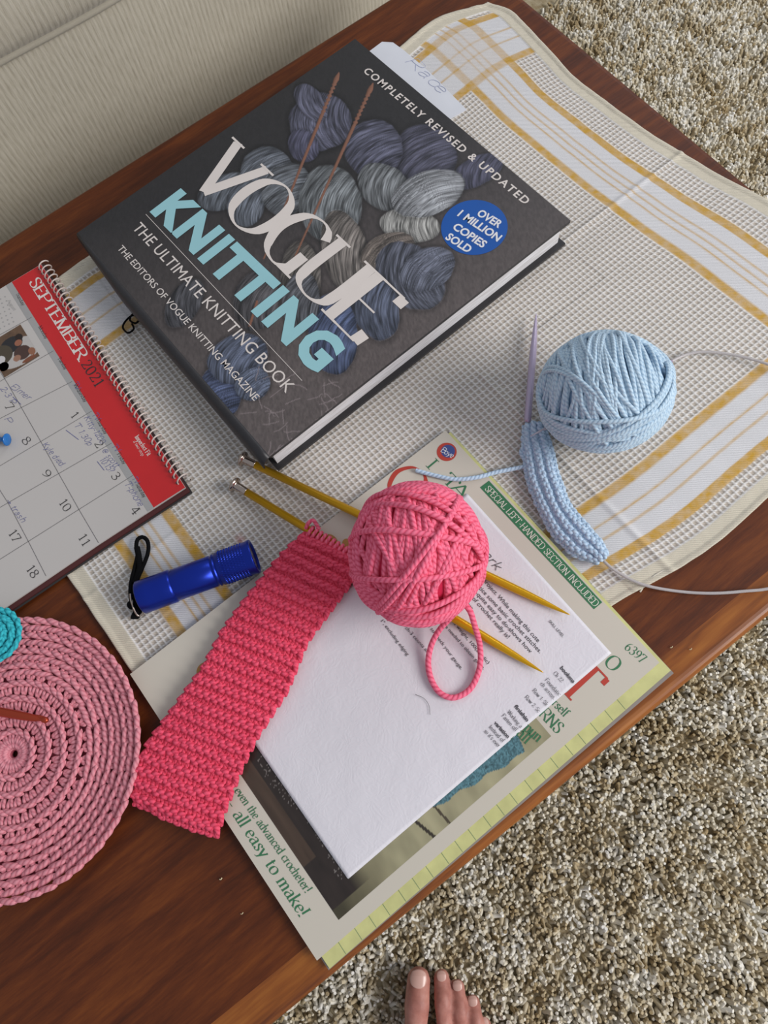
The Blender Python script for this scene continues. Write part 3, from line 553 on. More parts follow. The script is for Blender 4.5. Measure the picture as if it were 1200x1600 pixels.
# paper slip sticking out of the top of the book
mb = MB(); Zs = .0225; poly = [P2(574, 82, Zs), P2(598, 66, Zs), P2(614, 67, Zs), P2(632, 80, Zs), P2(670, 112, Zs), P2(729, 172, Zs), P2(706, 192, Zs)]
poly = [P2(573, 84, Zs), P2(597, 66, Zs), P2(614, 67, Zs), P2(632, 80, Zs), P2(670, 112, Zs), P2(729, 172, Zs)] ; top = [p - BO for p in poly]
a = B2((poly[-1] - BO) @ bex - .004, .006); b = B2((poly[0] - BO) @ bex + .004, .006)
SLIP = plain('white_note_paper', '#d3d5db', .7, var=.02)
sl = thing('bookmark_note', (*((a + b) / 2), Zs), 'white paper note with faint handwriting sticking out of the book top', 'note')
MB().slab(poly + [a, b], Zs, Zs + .0005).build('paper', SLIP, sl)
PEN = plain('blue_pen_ink', '#a3a8c2', .6, var=.05); mb = MB(); serif_text(mb, 'Race', P2(631, 97, Zs), P2(690, 149, Zs), .0105, Zs + .0007, wt=.04, hand=.5, slant=.2); mb.build('handwriting', PEN, sl)
# small black cord loops peeping out from under the book
CORD = plain('black_cord', '#08080a', .85, spec=.12); y = Yarn(6)
y.tube(smooth_path([pt(218, 488, .004), pt(208, 490, .005), pt(203, 500, .005), pt(212, 505, .006), pt(218, 497, .006), pt(207, 493, .005), pt(196, 502, .005), pt(192, 512, .004), pt(200, 520, .005), pt(209, 514, .006), pt(206, 506, .006)], .001), .0008)
y.tube(smooth_path([pt(218, 499, .004), pt(224, 505, .005), pt(230, 508, .006), pt(236, 500, .005), pt(230, 494, .004), pt(221, 497, .004)], .001), .0008)
tag(y.build('cord_loop', CORD), 'thin black looped cord on the towel beside the dark book', 'cord')

# ================================================================ crochet leaflet with its inner pages
LW, LH = .2155, .2795
leaf = thing('crochet_leaflet', (.11, -.14, .0026), 'cream crochet instruction leaflet with green and red lettering', 'leaflet')
CARD = plain('cream_card', '#c6bfb1', .38, spec=.4, var=.015, scale=8); YEL = plain('yellow_index_paper', '#c3c283', .5, var=.10, scale=90); CLEAR = plain('clouded_back_sheet', '#8d8480', .3, var=.05)
GREEN = plain('leaflet_green_ink', '#32704a', .5, var=.05); RED = plain('leaflet_red_ink', '#b23a2b', .5, var=.05); BLACK = plain('black_ink', '#2a2628', .6, var=.05); GREY = plain('grey_ink', '#5d5a5c', .6)
MB().slab([(.001, .002), (.2262, .0028), (.2240, -.2775), (.001, -.2775)], .0028, .0033).build('back_page', CLEAR, leaf)
MB().slab([(.003, .0022), (.2236, .0022), (.2236, -.2762), (.003, -.2762)], .0033, .0047).build('inner_page', YEL, leaf)
MB().slab([(0, 0), (LW, 0), (LW, -LH), (0, -LH)], .0047, .0055).build('cover', CARD, leaf)
ZL = .00565; LINEINK = plain('index_line_ink', '#7d9066', .6)
for k in range(21):
    mb = MB(); yk = -.037 - .0113 * k + .0006 * math.sin(k * 2.1); strip(mb, (LW + .0001, yk), (LW + .0079, yk - .0002), .00035, .0048); mb.build('index_line', LINEINK, leaf)
q = lambda x, y: P2(x, y, ZL)
lg = MB(); disc(lg, q(698, 706), .0072, ZL); logo = lg.build('round_logo', RED, leaf)
mb = MB(); disc(mb, q(700, 705), .0050, ZL + .0001); mb.build('logo_centre', plain('logo_blue', '#3a4a86', .5), leaf).parent = logo
mb = MB(); serif_text(mb, 'Boye', q(688, 705), q(706, 716), .0042, ZL + .0002, wt=.1, hand=.2, slant=.1); mb.build('logo_lettering', WHITE, leaf).parent = logo
bd = MB(); bd.add([(*q(*p), ZL) for p in ((764, 751), (750, 761.5), (928, 952), (941, 941))], [(0, 1, 2, 3)]); band = bd.build('green_band', GREEN, leaf)
mb = MB(); serif_text(mb, 'SPECIAL LEFT-HANDED SECTION INCLUDED', q(757, 764.5), q(929, 948.5), .0046, ZL + .0001, wt=.12, thin=.06, serif=.05, track=.06); mb.build('band_lettering', plain('cream_ink', '#d9d6c8', .5), leaf).parent = band
def gtxt(s_, a, b, h_, wt=.15, slant=0.0, dz=0.0):
    mb = MB(); serif_text(mb, s_, q(*a), q(*b), h_, ZL + dz, wt=wt, slant=slant, serif=.07, track=.05 if len(s_) > 1 else 0); mb.build('green_lettering', GREEN, leaf)
for it in (('I', (664, 726), (673, 735.5), .0090), ('T', (690, 749), (706, 766.5), .0090, .16), ('A', (703, 763.5), (719, 781.5), .0100, .16), ('O', (943, 1035), (957, 1051), .0095), ('6397', (975, 1013), (1003, 1037), .0062, .12),
           ('rself', (862, 1100), (882, 1121), .0078, .14), ('RNS', (842, 1117), (870, 1147), .0078, .14), ('and even the advanced crocheter!', (350, 1213), (478, 1396), .0052, .13, .12, .0001), ('s - all easy to make!', (343, 1242), (469, 1434), .0076, .16, .12)): gtxt(*it)
for s_, a, b in (('C', (.0010, -.0610), (.0235, -.0610)), ('T', (.1838, -.0605), (.2045, -.0598))):
    mb = MB(); serif_text(mb, s_, a, b, .0270, ZL, wt=.13); mb.build('red_lettering', RED, leaf)
ORANGE = plain('printed_orange', '#b0803f', .5)
for c_, rx, ry in ((q(518, 846), .0062, .0040), (q(548, 856), .0080, .0045), (q(321, 1049), .0062, .0062)):
    mb = MB(); mb.add([(c_[0] + rx * math.cos(2*math.pi*k/32), c_[1] + ry * math.sin(2*math.pi*k/32), ZL) for k in range(32)], [tuple(range(32))]); mb.build('printed_motif', ORANGE, leaf)
def paint_leaf():
    x0, x1, y0, y1 = .0760, .2062, -.2560, -.0850; st = .0006; nx, ny = int((x1-x0)/st), int((y1-y0)/st); X, Y = np.meshgrid(np.linspace(x0, x1, nx), np.linspace(y0, y1, ny), indexing='ij')
    wallc = np.array(lin('#8b876f')); C = np.ones(X.shape + (3,)) * wallc * (.8 + .3 * fbm(X * 60, Y * 60, 3, 3))[..., None]
    # sand coloured couch, seen on its side along the right of the picture
    couch = np.array(lin('#a39d7d')); fold = fbm(X * 45 + Y * 20, Y * 90, 9, 3); mc = (X > .150 + .01 * np.sin(Y * 60)); C = np.where(mc[..., None], couch * (.55 + .75 * fold)[..., None], C)
    seam = np.abs(Y + .190 - .25 * (X - .17)) < .0010; C = np.where((seam & (X > .165))[..., None], np.array(lin('#39332a')), C)
    seam2 = np.abs(Y + .172 - .1 * (X - .17)) < .0008; C = np.where((seam2 & (X > .175))[..., None], np.array(lin('#4b4335')), C)
    sh = np.clip((-.205 - Y) / .045, 0, 1); C = C * (1 - .80 * sh)[..., None] * np.array([1, .95, .88]) ** sh[..., None]
    # blue-green throw
    thr = (X > .155) & (X < .2030 - .16 * np.clip(-.108 - Y, 0, .09) + .001 * np.sin(Y * 300)) & (Y < -.104 + .3 * (.203 - X)) & (Y > -.182); kn = vnoise(X * 1500, Y * 1500, 6); C = np.where(thr[..., None], np.array(lin('#4f737b')) * (.35 + 1.3 * kn)[..., None], C)
    # dark knitted throw at the foot
    dk = (Y < -.232 + .0 * X); low = np.clip((-.226 - Y) / .012, 0, 1) * (X < .2); dcol = np.array(lin('#2e2622')); C = C * (1 - low[..., None]) + dcol * (.7 + .6 * fbm(X * 80, Y * 300, 5, 3))[..., None] * low[..., None]
    br = (Y < -.246); C = np.where((br & (X < .17))[..., None], np.array(lin('#4a3b30')) * (.6 + .8 * fbm(X * 30, Y * 260, 12, 3))[..., None], C)
    sp = (vnoise(X * 1300, Y * 1300, 44) > .80) & (np.abs(Y + .238) < .0035 + .003 * np.sin(X * 70)) & (X > .10) & (X < .19); C = np.where(sp[..., None], np.array(lin('#77706c')), C)
    C = np.clip(C, .004, 1); P = np.stack([X, Y], -1); v, f, c = sheet_mesh(P, ZL, C); f = f[:, ::-1]; obj('cover_photograph', v, f, print_mat('printed_cover_photo', .3, .45), leaf, colors=c)
paint_leaf()
for it in (('pun', (818, 1140), (840, 1160)), ('n', (793, 1150), (799, 1156)), ('all', (806, 1147), (822, 1163))): gtxt(it[0], it[1], it[2], .0068, .14, 0, .0003)

# ================================================================ folded photocopied pattern sheet
sheet = thing('pattern_sheet', (.12, -.13, .006), 'crinkled white photocopied pattern sheet lying on the leaflet', 'paper')
t = NT('photocopy_paper'); vv = t.obj(); cr = t.n('ShaderNodeTexVoronoi', {'Vector': t.n('ShaderNodeVectorMath', {0: vv, 1: t.n('ShaderNodeTexNoise', {'Vector': vv, 'Scale': 40.0}).outputs['Color']}, operation='ADD').outputs[0], 'Scale': 22.0}, feature='F1').outputs['Distance']
nz = t.noise(vv, 45, 4, .6); t.set(Base_Color=la('#d9d6db'), Roughness=.65, Specular_IOR_Level=.3); t.bump(t.math('ADD', t.math('MULTIPLY', cr, .25), nz), .30, .0012); PAPER = t.m
def sheet_part(name, x0, x1, y0, y1, zb, amp, seed):
    X, Y = np.meshgrid(np.linspace(x0, x1, 70), np.linspace(y0, y1, 100), indexing='ij'); Zp = zb + amp * (fbm(X * 60 + 7, Y * 60 + 7, seed, 3)) * np.clip(np.minimum(np.minimum(X - x0, x1 - X), np.minimum(Y - y0, y1 - Y)) / .01, .15, 1)
    n1, n2 = X.shape; idx = np.arange(n1*n2).reshape(n1, n2); Fq = np.stack([idx[:-1, :-1], idx[1:, :-1], idx[1:, 1:], idx[:-1, 1:]], -1).reshape(-1, 4)
    V = np.stack([X, Y, Zp], -1).reshape(-1, 3); Vb = V.copy(); Vb[:, 2] -= .00012
    border = np.r_[idx[:, 0], idx[-1, 1:], idx[-2::-1, -1], idx[0, -2:0:-1]]; n = n1 * n2; Fs = np.stack([border, border + n, np.roll(border, -1) + n, np.roll(border, -1)], -1)
    return obj(name, np.r_[V, Vb], np.r_[Fq, Fq[:, ::-1] + n, Fs], PAPER, sheet)
sheet_part('under_fold', .0480, .1920, -.2376, -.0197, .0059, .0002, 3); sheet_part('upper_fold', .0477, .1916, -.2378, -.0200, .0063, .0006, 5)
COPY = plain('photocopy_toner', '#4d4a4e', .6, var=.05); ZP = .0069; q = lambda x, y: P2(x, y, ZP)
def ptxt(f, s_, a, b, h_, **k):
    mb = MB(); f(mb, s_, q(*a), q(*b), h_, ZP, **k); mb.build('printed_line', COPY, sheet)
for s_, a, b in (('project. While making this cute', (754.6, 908), (840, 1004)), ('practice some basic crochet stitches.', (736, 907), (843, 1021)), ('project-quite easy to do-shows how', (722, 905), (828, 1021)), ('the art of crochet really is!', (716, 912), (793, 998)),
                ('SKILL LEVEL', (857, 971), (879, 996)), ('1", excluding edging', (595, 971), (636, 1025)), ('ch-3 counts as', (633, 982), (667, 1020)), ('Be sure to check your gauge.', (654, 959), (720, 1047)), ('worsted weight, 100(acrylic)', (690, 953), (762, 1038)), ('size needed to obtain gauge.', (690, 974), (755, 1047))):
    ptxt(sans_text, s_, a, b, .0020 if 'SKILL' in s_ else (.0030 if a[0] > 700 and 'size' not in s_ and 'wor' not in s_ else .0024), bold=.004)
for s_, a, b in (('bookma', (874.8, 1044), (895.4, 1068)), ('finishin', (803, 1104), (823, 1128)), ('variation', (771.4, 1130), (793, 1154)), ('uses', (727, 942), (736, 953))): ptxt(sans_text, s_, a, b, .0026, bold=.03)
for s_, a, b in (('Ch 22', (864.4, 1052.5), (877, 1066.7)), ('Foundatic', (851.5, 1063), (873, 1088)), ('ch across.', (844, 1069), (865, 1093.5)), ('Row 1: Sk', (831.6, 1079.6), (853, 1103.5)), ('Row 2: Sc', (819.7, 1090), (841, 1114)), ('Working a', (792, 1113), (813, 1138)), ('Fasten off', (783.8, 1119), (805, 1143.5)), ('Instead of', (763.6, 1136.5), (785, 1160.5)), ("so it's ever", (756, 1143), (778.5, 1168.3))): ptxt(serif_text, s_, a, b, .0027, wt=.11, thin=.05, serif=.04, track=.05)
ptxt(serif_text, 'ark', (752, 866), (775, 892), .0070, wt=.07, hand=.08, slant=.25)
y = Yarn(5); y.tube(smooth_path([pt(649, 1085, .0078), pt(662, 1091, .0075), pt(670, 1102, .0073), pt(672, 1117, .0073)], .001), .00013); tag(y.build('hair', BLACK), 'single dark hair lying on the white pattern sheet below the yarn loop', 'hair')
LINT = plain('lint_fibre', '#d9cfa8', .9)
for i, (px, py, lb) in enumerate(((343, 1374, 'tiny yellowish lint speck on the wood left of the leaflet text'), (376, 1428, 'tiny pale crumb on the wood near the leaflet corner'), (1047, 1012, 'tiny pale crumb on the wood right of the leaflet number'), (1077, 1015, 'tiny pale crumb on the wood near the table edge'))):
    c_ = pt(px, py, .0008); y = Yarn(5); y.tube(smooth_path([c_, c_ + [.0006, .0008, .0004], c_ + [.0002, .0018, .0002]], .0004), .00035 if i == 0 else .00022); tag(y.build('lint', LINT), lb, 'lint')

# ================================================================ wall calendar
cal = thing('wall_calendar', (-.2, -.25, .0), 'September 2021 wall calendar with red header and white spiral binding', 'calendar')
CW = plain('calendar_paper', '#bdb8b3', .5, var=.015, scale=10); CR = plain('calendar_red', '#c01f22', .45, var=.03); CG = plain('calendar_grey', '#9d9c9a', .5, var=.02); CDK = plain('calendar_dark_pages', '#4a1c1a', .6); CB = plain('calendar_under_pages', '#33302f', .6)
TL = np.array([-.3347, -.1583]); TR = np.array([-.0880, -.1735]); cx_ = (TR - TL) / np.linalg.norm(TR - TL); CWd = np.linalg.norm(TR - TL); cy_ = np.array([-cx_[1], cx_[0]])
def K2(u, v): return TL + cx_ * u - cy_ * v
# the right edge of the sheets leans a little: measured on the photograph
def EDG(v, off=0): return np.array([np.interp(v, [0, .03, .08, .155, .5], [CWd, CWd - .0015, CWd - .0005, CWd + .0006, CWd + .003]) + off, v])
def cal_poly(v0, v1, off): 
    return [K2(0 - off * .3, v0)] + [K2(*EDG(v, off)) for v in np.linspace(v0, v1, 5)] + [K2(0 - off * .3, v1)]
MB().slab(cal_poly(-.001, .30, .0050), .0028, .0036).build('back_cover', CB, cal)
MB().slab(cal_poly(0, .298, .0036), .0036, .0048).build('lower_pages', CDK, cal)
MB().slab(cal_poly(-.0005, .299, .0042), .0002 + .0028, .0029).build('backing_board', CW, cal)
ZK = .0062; MB().slab(cal_poly(.001, .297, 0), .0049, ZK).build('top_page', CW, cal)
zz = ZK + .00012; q = lambda x, y: P2(x, y, zz)
mb = MB(); mb.add([(*p, zz) for p in (K2(.0003, .0012), K2(CWd - .0003, .0012), q(240, 793), K2(.0003, .0290))], [(0, 3, 2, 1)]); mb.build('red_header', CR, cal)
mb = MB(); mb.add([(*p, zz) for p in (K2(.0003, .0293), q(240.5, 793.6), q(230.5, 799.5), K2(.0003, .0345))], [(0, 3, 2, 1)]); mb.build('weekday_strip', CG, cal)
zt = zz + .0001
HW = plain('header_white', '#d8cfc8', .5)
def ctxt(name, m_, s_, a, b, h_, **k):
    mb = MB(); serif_text(mb, s_, q(*a), q(*b), h_, zt, **{'track': .04, **k}); mb.build(name, m_, cal)
ctxt('month_lettering', HW, 'SEPTEMBER', (45, 441), (123, 564), .0093, wt=.21, thin=.07, nib=.1); ctxt('header_lettering', HW, 'Imperfect Fit', (210.5, 683), (231, 713), .0036, wt=.15, thin=.06); ctxt('header_lettering', HW, 'a two-step', (208, 690), (222, 713), .0024, wt=.12)
ctxt('year_lettering', BLACK, '2021', (126, 569), (150, 606), .0085, wt=.15, thin=.06)
for s_, a, b in (('1', (110, 649), (114.5, 655)), ('2', (147, 693), (152, 701.5)), ('3', (173, 743), (179, 752)), ('4', (203, 797), (210, 806)), ('7', (7, 634), (13, 643)), ('8', (33, 688), (40, 697)), ('9', (65, 739), (71, 749)), ('10', (92, 785), (102, 801)), ('11', (122, 839), (131, 855)), ('17', (13, 833), (23, 849)), ('18', (41, 889), (51, 905))): ctxt('date_number', BLACK, s_, a, b, .0064, wt=.11, thin=.045, serif=.08)
for s_, a, b in (('Sunday', (25, 460), (35, 478)), ('Monday', (60, 511), (71, 530)), ('Tuesday', (90, 560), (101, 578)), ('Wednesday', (115, 602), (132, 629)), ('Thursday', (150, 656), (164, 679)), ('Friday', (183, 710), (193, 726)), ('Saturday', (212, 757), (224, 778))): ctxt('weekday_name', BLACK, s_, a, b, .0028, wt=.12, thin=.05)
INK = plain('calendar_pen', '#5a5d92', .6)
for s_, a, b in (('Elmer', (15, 605), (44, 625)), ('2-3 P', (0, 607), (18, 632)), ('TV', (112, 600), (119, 610)), ('TV', (143, 648), (150, 658)), ('TV', (174, 697), (181, 707)), ('TV', (205, 748), (212, 757)), ('Kitty-1200', (131, 653), (158, 694)), ('T 1:30p', (115, 664), (138, 697)), ('@ scott', (158, 704), (180, 731)), ('10:15?', (155, 719), (172, 739)),
                 ('T-phone', (194, 755), (217, 792)), ('Kyle died.', (65, 695), (96, 731)), ('> trash', (8, 783), (34, 817)), ('P', (6, 655), (11, 662))): ctxt('handwriting', INK, s_, a, b, .0048, wt=.06, hand=.35, slant=.25)
for a, b in (((103, 672), (123, 687)), ((20, 620), (33, 632)), ((152, 721), (163, 735))): mb = MB(); strip(mb, q(*a), q(*b), .0004, zt); mb.build('pen_stroke', INK, cal)
def gl(pts):
    for a, b in zip(pts[:-1], pts[1:]): mb = MB(); strip(mb, q(*a), q(*b), .00030, zt); mb.build('grid_line', GREY, cal)
gl([(-60, 487), (12, 599), (65, 692), (93, 742), (124, 797), (154, 848)]); gl([(-60, 672), (0, 766), (14, 788), (45, 847), (72, 900)])
for a, b in (((50, 495.5), (-60, 556)), ((84, 548), (-30, 613)), ((113, 596), (0, 654)), ((144, 642), (0, 728)), ((175, 692), (-40, 816)), ((208, 742.6), (0, 874))): gl([a, b])
mb = MB()
for r in range(5):
    for k in range(7): disc(mb, q(-18 + r * 7 + k * 2.2 - 2, 478 + k * 6.5 - r * 3.6), .0006, zt, 6)
serif_text(mb, 'August', q(11, 470), q(22, 486), .0026, zt, wt=.1); tag(mb.build('small_month_grid', CG, cal), kind='stuff')
def cal_photo():        # printed picture of two people in dark clothes
    A, Bq, D = P2(32, 507, zz), P2(62, 556, zz), P2(-22, 540, zz); ex = Bq - A; ey = D - A; n = 90; S, T_ = np.meshgrid(np.linspace(0, 1, n), np.linspace(0, 1, n), indexing='ij')
    C = np.ones((n, n, 3)) * np.array(lin('#6b5340')) * (.6 + .6 * fbm(S * 9, T_ * 9, 4, 3))[..., None]
    def el(s, t, a, b, c): m = ((S - s) / a) ** 2 + ((T_ - t) / b) ** 2 < 1; C[m] = lin(c)
    el(.62, .40, .34, .6, '#b5b0ab'); el(.35, .45, .20, .30, '#2b2a2c'); el(.45, .8, .25, .3, '#4b4336'); el(.68, .32, .18, .22, '#4a3630'); el(.28, .2, .10, .10, '#2a201c'); el(.40, .28, .08, .10, '#94604a'); el(.78, .10, .10, .09, '#8d6049'); el(.74, .50, .08, .10, '#97705c'); el(.55, .85, .10, .1, '#c9c6c4'); el(.92, .25, .05, .2, '#7a4a34')
    P = A[None, None] + S[..., None] * ex + T_[..., None] * ey; v, f, c = sheet_mesh(P, zt, C); f = f; obj('printed_photo', v, f, print_mat('printed_calendar_photo', .5), cal, colors=c)
    mb = MB(); disc(mb, q(6, 573), .0042, zt); mb.build('pumpkin_print', plain('print_orange', '#8e3f22', .5), cal)
cal_photo()
# spiral binding
n = 43; th = np.linspace(0, 2 * math.pi * n, n * 18); s = np.linspace(.002, CWd - .003, len(th)); ctr = np.array([K2(a, -.0005) for a in s]); Rr = .0046
pts = np.stack([ctr[:, 0] + cy_[0] * Rr * np.cos(th), ctr[:, 1] + cy_[1] * Rr * np.cos(th), .0056 + .0042 * np.sin(th) + .0012], 1)
y = Yarn(6); y.tube(pts, .00062); y.build('spiral_binding', plain('white_coil_plastic', '#cbbcb4', .35, spec=.5), cal)
for k in range(n):
    mb = MB(); disc(mb, K2(np.interp(k + .0, [0, n], [.0035, CWd - .0015]), .0040), .0013, zt, 12); mb.build('punched_hole', BLACK, cal)
# blue push pin lying on the calendar
PB = plain('push_pin_blue', '#1668b0', .25, spec=.6); pin = thing('push_pin', pt(4, 688, ZK), 'blue plastic push pin lying on the calendar', 'pin')
a = pt(12, 687, ZK + .0048); b = pt(-8, 686, ZK + .0042)
MB().lathe(a, b, [(0, .0042), (.05, .0048), (.10, .0046), (.14, .0022), (.55, .0019), (.85, .0026), (.92, .0040), (1, .0040)], 24).build('plastic_head', PB, pin, smooth=True)
MB().lathe(b, b + (b - a) * .9 + np.array([0, 0, -.0025]), [(0, .0005), (.9, .0005), (1, .0001)], 8).build('steel_point', plain('steel', '#a8a8aa', .3, 1.0), pin)

# ================================================================ gold knitting needles
GOLD = plain('gold_anodised_aluminium', '#b9881c', .32, 1.0, var=.05); t = NT('gold_needle_metal'); t.set(Base_Color=la('#d8a414'), Metallic=.55, Roughness=.30, Specular_IOR_Level=.5); t.bump(t.noise(t.map(t.obj(), (1, 1, 1)), 900, 2), .05, .0002); GOLD = t.m
STEEL = plain('nickel_cap', '#b5a79c', .22, 1.0, var=.03)
def needle(a, b, label):
    a = np.array(a); b = np.array(b); L = np.linalg.norm(b - a); r = .0029
    o = thing('knitting_needle', (a + b) / 2, label, 'knitting needle', 'gold knitting needles')
    MB().lathe(a + (b - a) * (.012 / L), b, [(0, r), (.80, r), (.86, r * .93), (.92, r * .72), (.97, r * .38), (.995, r * .14), (1, .0001)], 28).build('shaft', GOLD, o, smooth=True)
    MB().lathe(a, a + (b - a) * (.0125 / L), [(0, .0018), (.02, .0050), (.10, .0058), (.17, .0058), (.22, .0040), (.30, .0031), (.97, .0030), (1, .0030)], 32).build('cap', STEEL, o, smooth=True)
    return o
N1a, N1b = pt(377, 716, .0095), pt(891, 961, .0100); N2a, N2b = pt(364, 756, .0095), pt(849, 1051, .0100)
needle(N1a, N1b, 'gold knitting needle running behind the pink yarn ball, cap by the book corner'); needle(N2a, N2b, 'gold knitting needle threaded through the pink knitted strip')

# ================================================================ wound balls of yarn
def ball(name, px, py, rx, ry, cz, label, m_yarn, core_hex, seed, wraps, yr, squash=1.0):
    c = pt(px, py, cz); depth = (RC @ (c - CAM))[2]; R = (rx + ry) / 2 * depth / F * .985; sx, sy = rx / ((rx + ry) / 2), ry / ((rx + ry) / 2)
    g = np.random.default_rng(seed); view = (CAM - c) / np.linalg.norm(CAM - c); right = RC[0] - view * (RC[0] @ view); right /= np.linalg.norm(right); down = -np.cross(view, right)
    if down @ RC[1] < 0: down = -down
    o = thing(name, (c[0], c[1], c[2] - R * .98), label, 'yarn ball')
    def P(v): return c + (v[..., 0:1] * right * sx + v[..., 1:2] * down * sy + v[..., 2:3] * view)
    # core
    V = []; Fs = []; nu, nv = 40, 24
    for i in range(nv + 1):
        for k in range(nu): a, b = math.pi * i / nv, 2 * math.pi * k / nu; V.append((math.sin(a) * math.cos(b), math.sin(a) * math.sin(b), math.cos(a)))
    for i in range(nv):
        for k in range(nu): k2 = (k + 1) % nu; Fs.append((i*nu+k, (i+1)*nu+k, (i+1)*nu+k2, i*nu+k2))
    obj('wound_core', P(np.array(V) * (R - yr * 2.9)), Fs, plain(name + '_core', core_hex, .9, spec=.1), o)
    y = Yarn(7)
    for (th, tilt, off, lay) in wraps(g):
        tilt = -tilt; n = np.array([-math.sin(th) * math.cos(tilt), math.cos(th) * math.cos(tilt), math.sin(tilt)]); a = np.array([math.cos(th), math.sin(th), 0.0]); b = np.cross(n, a)
        rad = R - yr * (2.6 - lay * 1.15); L = math.sqrt(max(.02, 1 - off * off)); m = max(24, int(2 * math.pi * rad * L / .0026)); t_ = np.linspace(0, 2 * math.pi, m)
        wob = yr * .35 * np.sin(t_ * 2 + g.uniform(0, 6)) + yr * .25 * np.sin(t_ * 5 + g.uniform(0, 6)); dr = .018 * np.sin(t_ + g.uniform(0, 6)) + .010 * np.sin(t_ * 3 + g.uniform(0, 6))
        d = off * n[None] + L * (np.cos(t_)[:, None] * a + np.sin(t_)[:, None] * b) + dr[:, None] * n[None]; d /= np.linalg.norm(d, axis=1)[:, None]
        y.tube(P(d * (rad + wob)[:, None]), yr * g.uniform(.93, 1.05), ref=d[:, 0:1] * right + d[:, 1:2] * down + d[:, 2:3] * view)
    y.build('yarn_windings', m_yarn, o); return o
PINKY = yarn_mat('coral_pink_yarn', '#cf2b52', '#ff829e', .0034)
def red_wraps(g):
    out = []; D = math.radians
    for s in np.linspace(-.95, .95, 52): out.append((D(97 + g.normal(0, 6)), D(g.normal(0, 5)), s + g.normal(0, .01), 0))
    for s in np.linspace(-.8, .9, 16): out.append((D(72 + g.normal(0, 10)), D(g.normal(0, 8)), s + g.normal(0, .03), .6))
    for s in np.linspace(-.7, .8, 9): out.append((D(118 + g.normal(0, 8)), D(g.normal(0, 8)), s + g.normal(0, .04), 1.0))
    for k in range(18): out.append((D(g.normal(4, 8)), D(g.uniform(42, 72)), 0.03 * g.normal(), 1.3))           # bands bowed towards the lower rim
    for k in range(12): out.append((D(g.normal(12, 10)), -D(g.uniform(44, 76)), .03 * g.normal(), 1.3))         # and the upper rim
    for k in range(7): out.append((D(g.normal(80, 10)), D(g.choice([-1, 1]) * g.uniform(60, 82)), 0, 1.3))
    for s in (-.02, .035, .09): out.append((D(-52 + g.normal(0, 2)), D(4), s, 2.0))
    out += [(D(7), -D(12), -.08, 1.9), (D(-5), D(9), .16, 2.0), (D(24), -D(28), -.1, 1.9), (D(30), -D(36), -.12, 2.2), (D(-14), D(38), .12, 2.1), (D(-22), D(46), .1, 2.3)]
    return out
rb = ball('yarn_ball', 652, 865, 108, 115, .056, 'coral pink ball of yarn resting on the gold needles', PINKY, '#c02a4a', 3, red_wraps, .00180)
y = Yarn(8); tail = [(722, 940, .036), (734, 954, .034), (741, 975, .028), (750, 1010, .0150), (749, 1045, .0100), (735, 1076, .0092), (710, 1090, .0090), (688, 1083, .0090), (674, 1062, .0092), (669, 1035, .0098), (674, 1008, .0130), (686, 985, .0180), (703, 966, .026), (716, 952, .034)]
y.tube(smooth_path([pt(*p) for p in tail], .0018), .0020); y.build('yarn_tail', PINKY, rb)
BLUEY = yarn_mat('pale_blue_yarn', '#8fb0cc', '#cde2f0', .0030)
def blue_wraps(g):
    out = []; D = math.radians
    for s in np.linspace(-.94, .94, 46): out.append((D(82 + 14 * s + g.normal(0, 4)), D(g.normal(0, 4)), s + g.normal(0, .01), 0))
    for s in np.linspace(-.75, .8, 34): out.append((D(84 + 16 * s + g.normal(0, 5)), D(g.normal(0, 7)), s + g.normal(0, .02), .8))
    for k in range(10): out.append((D(g.normal(60, 12)), D(g.normal(0, 14)), g.uniform(-.6, .6), 1.2))
    for k in range(26): out.append((D(g.normal(-7, 9)), D(g.uniform(40, 80)), .02 * g.normal(), 1.6))
    for k in range(6): out.append((D(g.normal(-30, 9)), D(g.uniform(36, 60)), .03 * g.normal(), 2.0))
    for k in range(9): out.append((D(g.uniform(0, 180)), D(g.choice([-1, 1]) * g.uniform(72, 86)), 0, 1.2))
    out += [(D(-4), D(24), .04, 2.3), (D(-26), D(40), .02, 2.5)]
    return out
bb = ball('yarn_ball', 944, 613, 104, 96, .0475, 'pale blue ball of yarn sitting on the waffle towel', BLUEY, '#7496b5', 5, blue_wraps, .00145)

# ================================================================ garter stitch knitting
def garter(Y_, surf, rows, stitches, hp, r, amp, h=.80, seed=1, spp=14, order=None):
    "one continuous yarn: surf(u, v) -> (point, normal, across, along); u over the stitches, v over the rows"
    g = np.random.default_rng(seed); pts = []; nrm = []
    for j in range(rows):
        th = np.linspace(0, 2 * math.pi * stitches, stitches * spp + 1); jit = g.normal(0, .09, stitches + 2); ji = np.interp(th / (2 * math.pi), np.arange(stitches + 2), jit)
        u = (th / (2 * math.pi) + .25 * np.sin(2 * th)) / stitches; v = (j + .5 + h * np.cos(th + math.pi) + ji) / rows; sg = 1 if j % 2 == 0 else -1
        z = sg * amp * -np.cos(th) * 1.0 * (1 if True else 0); z = -sg * amp * np.cos(th + 0) ; z = sg * amp * np.cos(th + math.pi) + .0003 * np.cos(2 * th)
        if j % 2: u, v, z = u[::-1], v[::-1], z[::-1]
        for a, b, c in zip(u, v, z):
            p, n = surf(a, b); pts.append(p + n * c); nrm.append(n)
    pts = np.array(pts); Y_.tube(pts, r); return pts
def interp_curve(px_pts, z):
    P = np.array([pt(*p, z) for p in px_pts]); L = np.r_[0, np.cumsum(np.linalg.norm(np.diff(P, axis=0), axis=1))]; L /= L[-1]
    return lambda t: np.array([np.interp(t, L, P[:, k]) for k in range(3)])
PINKK = yarn_mat('coral_knit_yarn', '#bd1f3d', '#f15a76', .0034)
